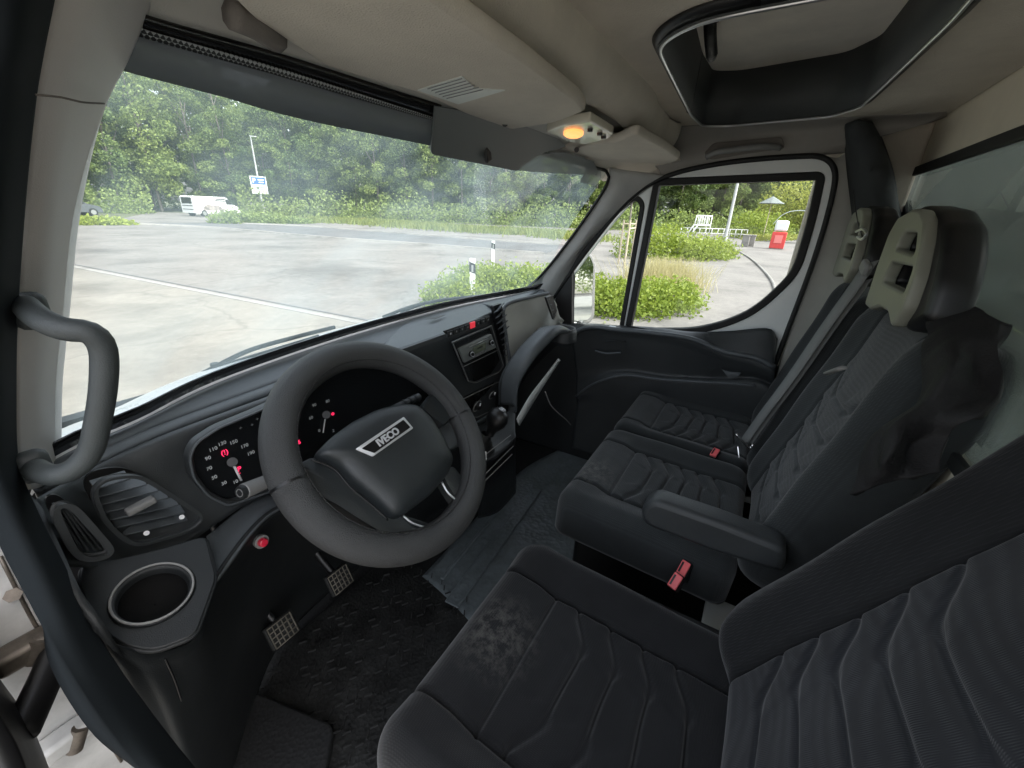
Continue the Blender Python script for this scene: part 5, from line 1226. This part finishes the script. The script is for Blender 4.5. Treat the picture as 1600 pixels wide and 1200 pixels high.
# passenger door ---------------------------------------------------
dr = thing('passenger_door', (X_R, .3, .9), 'closed passenger door with white metal frame and dark grey lower panel', 'door')
def Dx(pts, x=X_R): return [A(a, b, 'x', x) for a, b in pts]
mainw = fillet(Dx([(1030, 290), (1275, 281), (1262, 345), (1238, 425), (1180, 481), (1130, 503), (1080, 514), (985, 514)]), [.004, .004, .1, .05, .08, .05, .05, .002], 6)
quart = fillet(Dx([(992, 312), (1000, 320), (967, 514), (893, 514), (893, 412), (926, 360)]), [.015, .015, .002, .002, .02, .05], 5)
outer = fillet(Dx([(862, 470), (905, 408), (985, 305), (1045, 272), (1120, 256), (1200, 247), (1285, 243), (1306, 262), (1303, 300), (1275, 400), (1225, 530), (1200, 600), (1150, 640), (860, 560)]), [.01, .2, .2, .2, .2, .2, .04, .05, .1, .2, .05, .02, .02, .01], 6)
def off_loop(lp, k):
    L_ = [Vector(p) for p in lp]; N_ = len(L_); out_ = []
    area = sum(L_[i].y * L_[(i + 1) % N_].z - L_[(i + 1) % N_].y * L_[i].z for i in range(N_))
    for i in range(N_):
        d_ = (L_[(i + 1) % N_] - L_[i - 1]); d_.x = 0; d_.normalize(); nn_ = Vector((0, d_.z, -d_.y)) * (1 if area > 0 else -1)
        out_.append(L_[i] + nn_ * k)
    return out_
DOORW = mat('door_paint', (.72, .745, .735), .35, coat=.3, var=.06, vscale=8)
flat('frame', [outer, off_loop(mainw, .022), off_loop(quart, .018)], (.05, 0, 0), DOORW, dr, bev=.006)
flat('window_seal', [off_loop(mainw, .024), mainw], (.04, 0, 0), RUBBER, dr, bev=.004)
bpy.data.objects['window_seal'].location.x = -.004
flat('quarter_seal', [off_loop(quart, .020), quart], (.04, 0, 0), RUBBER, dr, bev=.004).location.x = -.004
flat('window_glass', [[p + Vector((.03, 0, 0)) for p in off_loop(mainw, .004)]], (.004, 0, 0), SIDEG, dr)
flat('quarter_glass', [[p + Vector((.03, 0, 0)) for p in off_loop(quart, .004)]], (.004, 0, 0), SIDEG, dr)
tri = fillet(Dx([(868, 455), (925, 362), (936, 365), (893, 425), (893, 512), (866, 500)], .852), .006)
flat('mirror_triangle', [tri], (.02, 0, 0), BLACK, dr, bev=.003)
tube('sash_bar', Dx([(862, 440), (890, 408), (925, 362)], .835), .008, BLACK, dr, 8, 12)
# weatherstrip
ws_ = tube('weatherstrip', [p + Vector((-.006, 0, 0)) for p in outer[:-16]], .0085, RUBBER, dr, 8)
# lower panel
pt0 = Dx([(886, 508), (905, 504), (960, 508), (1020, 511), (1080, 518), (1140, 517), (1200, 513), (1215, 530)], .835)
pt1 = Dx([(890, 525), (920, 512), (965, 516), (1020, 521), (1080, 530), (1130, 550), (1180, 560), (1210, 575)], .79)
pt2 = Dx([(895, 545), (925, 530), (965, 528), (1020, 534), (1080, 548), (1130, 565), (1180, 580), (1210, 590)], .80)
pt3 = Dx([(900, 590), (930, 580), (975, 576), (1030, 585), (1090, 590), (1130, 592), (1180, 592), (1210, 605)], .825)
pt4 = Dx([(900, 620), (930, 600), (975, 588), (1030, 594), (1090, 598), (1130, 600), (1180, 604), (1210, 620)], .80)
pt5 = [Vector((.82, p.y, 1.10)) for p in pt4]; pt6 = [Vector((.82, p.y, .85)) for p in pt4]
patch('door_panel', [pt0, pt1, pt2, pt3, pt4, pt5, pt6], DASH, dr, nu=60, nv=60, thick=.012)
tube('armrest_edge', [p + Vector((-.004, 0, .003)) for p in pt1], .010, DASH_LIT, dr, 8, 40)
tube('pocket_edge', [p + Vector((-.006, 0, .006)) for p in pt4[:7]], .005, DASH_LIT, dr, 8, 40)
flat('pull_cup', [fillet(Dx([(978, 507), (1022, 509), (1032, 518), (984, 517)], .815), .01)], (0, 0, .004), BLACK, dr)
box('window_switch', A(957, 511, 'x', .815), (.014, .03, .008), SILVER, dr, bev=.002)
tube('door_handle', Dx([(930, 548), (945, 552), (958, 552), (970, 551)], .79), .004, DASH_LIT, dr, 8, 14)
tube('handle_bezel', Dx([(943, 534), (960, 533), (978, 534)], .79), .003, DASH_SHADE, dr, 6, 10)
puffy('pocket_end', Dx([(1128, 577), (1140, 581), (1158, 582), (1152, 589), (1138, 590)], .795), (-1, 0, 0), [(1, -.003), (1, .002), (.6, .004)], DASH_LIT, dr)
# door mirror outside
mr = thing('door_mirror', A(912, 450, 'x', 1.08), 'white and black door mirror with two stacked glasses outside the quarter window', 'mirror')
mx_ = 1.10
mo = fillet(AL([(893, 402), (908, 393), (926, 397), (932, 415), (930, 495), (922, 505), (896, 507), (889, 500)], 'x', mx_), .015)
mn = (Vector((-.55, -.83, .10))).normalized()
def M_(x, y, off=0): return B(x, y, A(912, 450, 'x', mx_) + mn * off, mn)
mo = fillet([M_(*p) for p in [(891, 404), (908, 393), (926, 397), (932, 415), (930, 495), (922, 506), (896, 508), (888, 500)]], .015)
flat('housing', [mo], -mn * .06, GREYP, mr, bev=.012)
flat('upper_glass', [fillet([M_(*p, .002) for p in [(896, 408), (908, 399), (922, 401), (927, 415), (925, 458), (893, 459)]], .01)], mn * .002, MIRR, mr)
flat('lower_glass', [fillet([M_(*p, .002) for p in [(893, 464), (925, 462), (924, 492), (918, 500), (898, 502), (892, 496)]], .01)], mn * .002, MIRR, mr)
tube('mirror_arm', [A(905, 508, 'x', .9), A(905, 515, 'x', .98), A(908, 505, 'x', 1.08)], .018, BLACK, mr, 8, 10)

# ---- body shell linings
def Py(pts, ax='x'): return [A(p[0], p[1], ax, p[2]) for p in pts]
ap = patch('right_pillar_trim', [
    Py([(952, 262, .79), (950, 285, .80), (935, 312, .80), (895, 370, .80), (855, 422, .80), (822, 456, .80)]),
    Py([(985, 268, .80), (965, 300, .81), (945, 330, .815), (905, 385, .815), (868, 432, .815), (850, 458, .815)]),
    Py([(1044, 276, .857), (1001, 303, .857), (957, 342, .857), (911, 391, .857), (881, 443, .857), (862, 475, .857)])], mat('pillar_right_trim', (.40, .40, .39), .5, bump=.2, bscale=700, var=.1, vscale=9), None, nu=40, nv=20, thick=.012)
tag(ap, 'grey right windscreen pillar trim beside the quarter window', 'pillar trim')
ed = tube('windscreen_seal', onws([(700, 200), (860, 243), (925, 261)], .0) + Py([(948, 268, .792), (950, 283, .795), (932, 315, .795), (892, 372, .795), (850, 425, .795), (815, 458, .795)]), .006, RUBBER, None, 8, 60)
tag(ed, 'black rubber seal round the right edge of the windscreen', 'seal')
# side rail above the door, up to the ceiling
ZC = 2.235
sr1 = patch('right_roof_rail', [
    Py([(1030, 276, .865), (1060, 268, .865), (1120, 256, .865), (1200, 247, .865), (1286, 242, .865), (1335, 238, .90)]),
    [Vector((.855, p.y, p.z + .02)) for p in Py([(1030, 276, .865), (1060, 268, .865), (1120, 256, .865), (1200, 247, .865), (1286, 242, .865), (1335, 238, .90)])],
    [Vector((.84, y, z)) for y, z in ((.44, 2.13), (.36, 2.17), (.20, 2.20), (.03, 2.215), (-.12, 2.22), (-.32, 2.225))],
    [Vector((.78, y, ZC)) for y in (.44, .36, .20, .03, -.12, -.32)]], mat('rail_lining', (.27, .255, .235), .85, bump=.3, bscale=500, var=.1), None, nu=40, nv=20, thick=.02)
tag(sr1, 'taupe roof side lining above the passenger door', 'lining')
gh = thing('ceiling_grab_handle', A(1165, 235, 'x', .84), 'slim grab handle folded against the roof side above the passenger door', 'grab handle')
flat('recess', [fillet(Py([(1100, 240, .842), (1115, 224, .842), (1222, 214, .842), (1226, 232, .842), (1170, 240, .842), (1110, 250, .842)]), .01)], (-.006, 0, 0), HEADD, gh, bev=.002)
tube('grip', Py([(1104, 245, .83), (1118, 238, .81), (1145, 234, .80), (1185, 229, .80), (1205, 229, .81), (1219, 231, .83)]), .007, GREYP, gh, 8, 30, flatk=1.4)
# B pillar
bp_ = patch('rear_pillar_trim', [
    Py([(1288, 243, .866), (1306, 262, .866), (1302, 310, .866), (1278, 400, .866), (1232, 530, .866), (1205, 620, .866)]),
    Py([(1312, 245, .875), (1325, 280, .875), (1320, 330, .875), (1300, 400, .875), (1262, 500, .875), (1240, 620, .875)]),
    Py([(1340, 220, .90), (1350, 260, .90), (1352, 330, .90), (1340, 400, .90), (1320, 500, .90), (1300, 620, .90)]),
    ], mat('b_pillar_trim', (.52, .52, .48), .6, var=.08), None, nu=40, nv=16, thick=.02)
tag(bp_, 'pale vertical pillar trim behind the passenger door', 'pillar trim')
# rear wall with window
YW = -.335
wall_o = [Vector((-.97, YW, .8)), Vector((.99, YW, .8)), Vector((.99, YW, 2.0)), Vector((.96, YW, 2.25)), Vector((.9, YW, 2.33)), Vector((-.97, YW, 2.33))]
wz_t = A(1430, 265, 'y', YW).z; wx_r = A(1412, 300, 'y', YW).x
win = fillet([Vector((-.80, YW, 1.60)), Vector((wx_r, YW, 1.60)), Vector((wx_r - .0, YW, wz_t)), Vector((-.80, YW, wz_t))], .06, 8)
rw = thing('rear_wall', (0, YW, .8), 'beige rear cab wall with a dark-edged window behind the seats', 'wall')
flat('panel', [wall_o, win], (0, -.02, 0), mat('wall_cream', (.68, .62, .50), .85, bump=.2, bscale=300, var=.06), rw, bev=.0)
wc_ = sum(win, Vector()) / len(win)
def offy(lp, k):
    L_ = [Vector(p) for p in lp]; N_ = len(L_); out_ = []
    area = sum(L_[i].x * L_[(i + 1) % N_].z - L_[(i + 1) % N_].x * L_[i].z for i in range(N_))
    for i in range(N_):
        d_ = (L_[(i + 1) % N_] - L_[i - 1]); d_.y = 0; d_.normalize(); out_.append(L_[i] + Vector((d_.z, 0, -d_.x)) * k * (1 if area > 0 else -1))
    return out_
flat('window_seal', [offy(win, .004), offy(win, -.022)], (0, .012, 0), RUBBER, rw, bev=.004)
flat('window_glass', [[p + Vector((0, -.006, 0)) for p in win]], (0, -.005, 0), REARG, rw)
kp = box('kick_panel', (.86, .80, 1.13), (.05, .56, .68), DASH_SHADE, None, bev=.01); tag(kp, 'dark kick panel in the passenger foot well ahead of the door', 'panel')
sl_ = box('side_lining', (.945, -.205, 1.60), (.03, .26, 1.58), HEAD, None, bev=.01); tag(sl_, 'beige side lining between passenger door pillar and rear wall', 'lining')
fcn = patch('front_corner_lining', [[Vector((.60, .66, 2.10)), Vector((.78, .66, 2.09)), Vector((.87, .64, 2.07))], [Vector((.60, .56, 2.15)), Vector((.78, .55, 2.125)), Vector((.87, .52, 2.09))], [Vector((.60, .40, 2.20)), Vector((.78, .38, 2.16)), Vector((.875, .34, 2.13))]], HEAD, None, nu=20, nv=16, thick=.012)
ccl = box('corner_filler', (.905, .42, 2.145), (.03, .55, .11), TRIM, None, bev=.004); ccl.parent = fcn
tag(fcn, 'beige lining filling the corner above the right windscreen pillar', 'lining')
# corner cover (dark column) between pillar and rear wall
clm = patch('corner_cover', [
    [A(1318, 205, 'x', .87), A(1322, 260, 'x', .87), A(1330, 330, 'x', .87), A(1338, 400, 'x', .86), A(1345, 520, 'x', .84), A(1350, 640, 'x', .84)],
    [A(1325, 190, 'x', .80), A(1345, 260, 'x', .78), A(1352, 330, 'x', .76), A(1358, 400, 'x', .74), A(1365, 520, 'x', .72), A(1370, 640, 'x', .72)],
    [A(1362, 190, 'x', .80), A(1380, 230, 'x', .78), A(1398, 300, 'x', .76), A(1405, 400, 'x', .70), A(1420, 520, 'x', .66), A(1430, 640, 'x', .66)],
    [A(1375, 198, 'y', YW + .004), A(1398, 250, 'y', YW + .004), A(1412, 320, 'y', YW + .004), A(1420, 400, 'y', YW + .004), A(1430, 520, 'y', YW + .004), A(1440, 640, 'y', YW + .004)]],
    mat('corner_fabric', (.035, .04, .042), .9, bump=.3, bscale=400, var=.1), None, nu=40, nv=30, thick=.01)
tag(clm, 'dark grey padded column covering the rear right corner of the cab', 'corner cover')
wr = tube('hanging_wire', [A(1329, 160, 'y', -.15), A(1330, 230, 'y', -.17), A(1334, 300, 'y', -.18), A(1340, 345, 'y', -.185), A(1348, 372, 'y', -.185)], .0016, BLACK, None, 6, 30)
tag(wr, 'thin black wire hanging from the hatch edge to the far headrest', 'wire')
ck = tube('wire_clip', [A(1338, 362, 'y', -.17), A(1348, 358, 'y', -.17), A(1354, 366, 'y', -.17), A(1346, 374, 'y', -.17), A(1340, 370, 'y', -.17)], .003, SILVER, None, 6, 16)
tag(ck, 'small shiny clip holding the wire on the far headrest', 'clip')
# ceiling with hatch opening
hz = ZC
HO = [A(x, y, 'z', hz) for x, y in [(1155, 0), (1097, 15), (1060, 32), (1036, 50), (1030, 64), (1040, 87), (1080, 172), (1098, 190), (1140, 190), (1300, 174), (1350, 158), (1385, 125), (1500, 12)]]
xl = HO[0].x - .015
HO += [Vector((xl + .05, HO[-1].y, hz)), Vector((xl, HO[-1].y + .05, hz))]
hatch = fillet(HO, .03, 5)
ceil_o = [Vector((-.80, -.33, ZC)), Vector((.96, -.33, ZC)), Vector((.96, -.12, ZC)), Vector((.79, -.1, ZC)), Vector((.79, .50, ZC)), Vector((-.80, .50, ZC))]
ce = flat('ceiling', [ceil_o, hatch], (0, 0, .012), HEAD, None); struct(ce)
hx_ = thing('roof_hatch', (hatch[0].x, 0.08, ZC), 'open black recessed roof hatch above the passenger seats', 'roof hatch')
hc = sum(hatch, Vector()) / len(hatch)
def hring(k, z): return [Vector((hc.x + (p.x - hc.x) * k, hc.y + (p.y - hc.y) * k, z)) for p in hatch]
patch('outer_flange', [hring(1.065, ZC - .003) + [hring(1.065, ZC - .003)[0]], hring(1.0, ZC - .012) + [hring(1.0, ZC - .012)[0]]], BLACK, hx_, nu=160, thick=.004)
tube('bright_rim', hring(.985, ZC - .014), .0035, SILVER, hx_, 6, closed=True)
patch('well_side', [hring(.99, ZC - .014) + [hring(.99, ZC - .014)[0]], hring(.97, ZC + .13) + [hring(.97, ZC + .13)[0]]], mat('well_black', (.045, .05, .05), .6, var=.2), hx_, nu=160, thick=.004)
flat('lid', [hring(.98, ZC + .13)], (0, 0, .01), mat('lid_grey', (.78, .73, .65), .8, var=.15, vscale=4), hx_)
ha = A(1108, 30, 'z', ZC + .12); hb = A(1112, 85, 'z', ZC + .085)
tube('latch', [ha + Vector((0, 0, .01)), ha.lerp(hb, .4), hb], .014, BLACK, hx_, 10, 14)
cyl('latch_tip', hb, hb + (hb - ha).normalized() * .012, .011, GREYP, hx_, 14)
box('latch_mount', ha + Vector((0, 0, .005)), (.05, .04, .015), BLACK, hx_, bev=.006)

# overhead front: header underside, visors, beam
hd = patch('header_lining', [
    [Vector((x, .635, 2.10)) for x in (-.86, -.4, 0, .4, .72)],
    [Vector((x, .62, 2.125)) for x in (-.86, -.4, 0, .4, .76)],
    [Vector((x, .56, 2.15)) for x in (-.86, -.4, 0, .4, .78)],
    [Vector((x, .44, 2.175)) for x in (-.86, -.4, 0, .4, .80)],
    [Vector((x, .41, 2.20)) for x in (-.86, -.4, 0, .4, .80)],
    [Vector((x, .41, 2.25)) for x in (-.86, -.4, 0, .4, .80)]], mat('header_grey', (.46, .45, .41), .75, bump=.2, bscale=500, var=.08), None, nu=40, nv=40, thick=.01)
tag(hd, 'grey-green header lining along the top of the windscreen', 'lining')
zv = 2.128
vs = thing('sun_visor', A(560, 90, 'z', zv), 'large driver sun visor folded up, carrying a pale warning sticker', 'sun visor', )
vl_ = [A(300, -60, 'z', zv), A(398, 34, 'z', zv), A(512, 106, 'z', zv), A(655, 146, 'z', zv), A(752, 190, 'z', zv), A(800, 203, 'z', zv), A(870, 192, 'z', zv), A(916, 174, 'z', zv), A(905, 158, 'z', zv), A(820, 95, 'z', zv), A(694, 10, 'z', zv), A(640, -30, 'z', zv)]
flat('panel', [fillet(vl_, .02)], (0, 0, .022), HEAD, vs, bev=.008)
sk = fillet([A(652, 140, 'z', zv), A(722, 118, 'z', zv), A(742, 137, 'z', zv), A(790, 140, 'z', zv), A(716, 162, 'z', zv)], .002)
fs = flat('warning_sticker', [sk], (0, 0, -.0012), PAPER, vs)
for k in range(6):
    a, b_ = A(668 + 6 * k, 139 + 3 * k, 'z', zv - .002), A(722 + 6.5 * k, 123 + 3.4 * k, 'z', zv - .002)
    tube('print_line', [a, b_], .0007, DIM, fs, 4)
tube('visor_pivot', [A(360, 22, 'z', zv), A(400, 40, 'z', zv), A(432, 62, 'z', zv)], .014, HEADD, vs, 8, 10)
cyl('clip', A(789, 193, 'z', 2.13), A(789, 193, 'z', 2.145), .007, BLACK, vs, 10)
vs2 = thing('sun_visor', A(990, 240, 'z', zv), 'small beige passenger sun visor folded up below the roof beam', 'sun visor')
v2 = [A(862, 232, 'z', zv), A(905, 246, 'z', zv), A(960, 262, 'z', zv), A(1000, 266, 'z', zv), A(1050, 256, 'z', zv), A(1062, 248, 'z', zv), A(1040, 232, 'z', zv), A(998, 210, 'z', zv), A(985, 211, 'z', zv), A(960, 222, 'z', zv), A(900, 230, 'z', zv)]
flat('panel', [fillet(v2, .015)], (0, 0, .022), HEAD, vs2, bev=.007)
cyl('clip', A(901, 234, 'z', 2.115), A(901, 234, 'z', 2.13), .007, BLACK, vs2, 10)
dl_ = thing('dome_light', A(905, 210, 'z', 2.13), 'interior roof lamp with a glowing amber oval lens and three small buttons', 'lamp')
du = [A(853, 206, 'z', 2.13), A(880, 196, 'z', 2.13), A(922, 190, 'z', 2.13), A(958, 211, 'z', 2.13), A(950, 217, 'z', 2.13), A(915, 226, 'z', 2.13), A(890, 222, 'z', 2.13)]
flat('housing', [fillet(du, .008)], (0, 0, .02), LENS, dl_, bev=.004)
lc = A(896, 209, 'z', 2.127); e1 = (A(912, 209, 'z', 2.127) - lc); e2 = (A(896, 201, 'z', 2.127) - lc)
puffy('lens', [lc + e1 * (.98 * math.cos(t)) + e2 * (.75 * math.sin(t)) for t in np.linspace(0, 2 * math.pi, 28)[:-1]], (0, 0, -1), [(1, -.004), (1, .002), (.8, .005), (.4, .006)], AMBER, dl_)
for p in ((922, 203), (937, 209), (943, 214)):
    q_ = A(*p, 'z', 2.128); cyl('button', q_ + Vector((0, 0, .004)), q_ - Vector((0, 0, .004)), .007, BLACK, dl_, 14, .006)
# roof beam behind the visors
def beam(x, k=1.0, dz=0): return [Vector((x, a, b + dz)) for a, b in ((.43, 2.205), (.418, 2.176), (.405, 2.164), (.38, 2.163), (.352, 2.178), (.338, 2.205), (.335, 2.25))]
secs = []
b_l = beam(-.86); b_m = beam(.0); b_n = beam(.30)
b_r = [Vector((.46, p.y + .02, p.z - .008)) for p in beam(0)]
b_e = [A(945, 172, 'z', 2.165), A(1000, 206, 'z', 2.14), A(1030, 225, 'z', 2.135), A(1060, 245, 'z', 2.135), A(1068, 240, 'z', 2.14), A(1050, 215, 'z', 2.16), A(1040, 205, 'z', 2.19)]
rows_b = list(zip(*[b_l, b_m, b_n, b_r, [Vector((.70, p.y + .03, p.z - .02)) for p in beam(0)]]))
bm_ = patch('roof_beam', [list(r_) for r_ in rows_b], HEAD, None, nu=50, nv=40, thick=.008)
tag(bm_, 'beige moulded roof beam running across the cab behind the sun visors', 'roof beam')
be = patch('beam_end', [[Vector((.60, p.y + .03, p.z - .018)) for p in beam(0)], [Vector((.70, p.y + .01, p.z - .02)) for p in beam(0)], [Vector((.775, p.y * .6 + .15, p.z + .01)) for p in beam(0)]], HEAD, None, nu=30, nv=14, thick=.01)
be.parent = bm_
# ---- left windscreen pillar and door opening
lp1 = Py([(262, -60, .60), (240, 0, .61), (203, 90, .63), (166, 165, .66), (140, 260, .71), (122, 360, .76), (110, 480, .80), (98, 600, .83), (96, 705, .85), (92, 745, .85)], 'y')
lpm = Py([(180, -60, .52), (165, 0, .53), (132, 90, .55), (110, 165, .58), (92, 260, .62), (80, 360, .66), (74, 480, .70), (66, 600, .73), (64, 700, .74), (66, 760, .73)], 'y')
lp2 = Py([(98, -60, .50), (86, 0, .51), (68, 90, .53), (56, 165, .56), (44, 260, .60), (34, 360, .64), (29, 480, .67), (26, 600, .69), (28, 700, .70), (48, 765, .69)], 'y')
lpt = patch('left_pillar_trim', [lp1, lpm, lp2], TRIM, None, nu=60, nv=20, thick=.015)
tag(lpt, 'light grey left windscreen pillar trim with a dark grab handle', 'pillar trim')
jo = tube('trim_joint', Py([(56, 148, .53), (95, 152, .54), (130, 160, .56), (163, 162, .64)], 'y'), .0009, HEADD, None, 5, 14); jo.parent = lpt
lsl = patch('left_door_seal', [
    Py([(98, -60, .49), (86, 0, .50), (68, 90, .52), (56, 165, .55), (42, 300, .60), (29, 480, .66), (26, 600, .68), (30, 720, .68), (60, 800, .64), (110, 900, .58), (165, 1010, .52), (250, 1130, .46), (330, 1230, .42)], 'y'),
    Py([(40, -60, .46), (30, 0, .47), (20, 90, .49), (10, 165, .52), (0, 300, .56), (-8, 480, .60), (-5, 600, .62), (0, 720, .62), (30, 810, .59), (80, 915, .54), (135, 1030, .49), (210, 1140, .44), (290, 1240, .40)], 'y'),
    Py([(-60, -60, .47), (-60, 0, .48), (-60, 90, .50), (-60, 165, .52), (-60, 300, .56), (-60, 480, .60), (-55, 600, .62), (-40, 720, .62), (-8, 835, .59), (45, 940, .54), (95, 1030, .49), (165, 1135, .44), (240, 1230, .41)], 'y')], mat('door_aperture_rubber', (.013, .016, .018), .85, var=.1, spec=.1), None, nu=90, nv=24, thick=.012, par=True)
tag(lsl, 'dark door opening seal running down the left edge of the cab', 'seal')
# grab handle on that pillar
HM = mat('handle_plastic', (.045, .052, .053), .5, bump=.3, bscale=800, var=.1)
lh = thing('pillar_grab_handle', A(150, 600, 'y', .60), 'large dark D-shaped grab handle on the left windscreen pillar', 'grab handle')
hp = Py([(34, 468, .72), (44, 482, .64), (66, 500, .595), (100, 514, .575), (140, 520, .565), (161, 545, .565), (162, 600, .57), (153, 660, .58), (141, 705, .59), (115, 733, .60), (84, 742, .615), (60, 735, .65), (48, 722, .72)], 'y')
tube('grip', hp, .0115, HM, lh, 18, 70)
box('mount', A(48, 486, 'y', .665), (.030, .02, .04), HM, lh, bev=.012)
box('mount', A(52, 728, 'y', .675), (.03, .02, .04), HM, lh, bev=.012)
# white hinge pillar outside, open driver door edge, hinge arm
hpil = thing('hinge_pillar', (-.9, .66, .9), 'dirty white painted hinge pillar outside the dashboard end', 'pillar')
box('jamb', (-.99, .685, 1.22), (.25, .03, .9), WHITED, hpil, bev=.008)
IRON = mat('hinge_iron', (.14, .12, .10), .5, metal=.6, var=.5, vscale=40)
for (x, y) in ((45, 1012), (108, 1150)):
    hg = box('hinge', A(x, y, 'y', .655), (.06, .03, .026), IRON if y < 1100 else WHITED, hpil, bev=.006)
    cyl('hinge_pin', A(x + 18, y - 14, 'y', .645), A(x + 8, y + 22, 'y', .645), .009, IRON, hg, 14)
for (x, y) in ((20, 930), (70, 1000), (130, 1120)): cyl('bolt', A(x, y, 'y', .668), A(x, y, 'y', .660), .008, IRON, hpil, 6)
tube('dirt_seam', [A(0, 870, 'y', .669), A(60, 985, 'y', .669), A(120, 1080, 'y', .669), A(190, 1190, 'y', .669)], .002, IRON, hpil, 6, 20)
tube('check_strap', Py([(95, 985, .66), (84, 1030, .63), (60, 1085, .60), (30, 1150, .57)], 'y'), .016, BLACK, hpil, 12, 16)
odr = thing('driver_door', (-1.0, .6, .9), 'dark inner edge of the opened driver door at the lower left', 'door')
patch('door_edge', [
    Py([(-60, 1040, .50), (-10, 1110, .49), (30, 1180, .47), (60, 1280, .44)], 'y'),
    Py([(-60, 990, .60), (0, 1075, .58), (40, 1140, .55), (80, 1240, .50)], 'y'),
    Py([(-60, 980, .66), (5, 1068, .64), (50, 1135, .60), (92, 1240, .55)], 'y')], BLACK, odr, nu=30, nv=12, thick=.02)
# ---- body outside: keeps the cab a closed van
def bodypart(name, c, s, lab, m=WHITE, cat='body panel'):
    o = box(name, c, s, m, None, bev=.01); tag(o, lab, cat); return o
bodypart('roof_panel', (0.0, .13, 2.40), (2.0, 1.02, .03), 'white outer roof panel of the cab')
bodypart('outer_side_panel', (.98, .32, 1.08), (.10, 1.35, .72), 'white outer skin of the passenger door below the window')
bodypart('cargo_box', (0.0, -2.35, 1.5), (2.1, 2.2, 2.3), 'pale grey cargo box front behind the rear window', mat('box_grey', (.72, .75, .73), .6))
bodypart('rear_side_panel', (1.0, -.295, 1.6), (.05, .35, 1.6), 'white rear side panel behind the passenger door')
bodypart('rear_side_panel', (-.97, -.30, 1.6), (.05, .10, 1.6), 'white rear side panel behind the driver door opening')
bodypart('roof_side_panel', (.97, .15, 2.34), (.10, .9, .14), 'white roof side panel above the passenger door')
bodypart('roof_side_panel', (-.90, .15, 2.31), (.12, .9, .18), 'white roof side panel above the driver door opening')
bodypart('roof_front_panel', (0, .66, 2.27), (1.75, .06, .28), 'white roof front above the windscreen')
for o in bpy.data.objects:
    if o.type == 'MESH' and o.parent is None and 'label' not in o.keys() and 'kind' not in o.keys(): print('UNLABELLED', o.name)
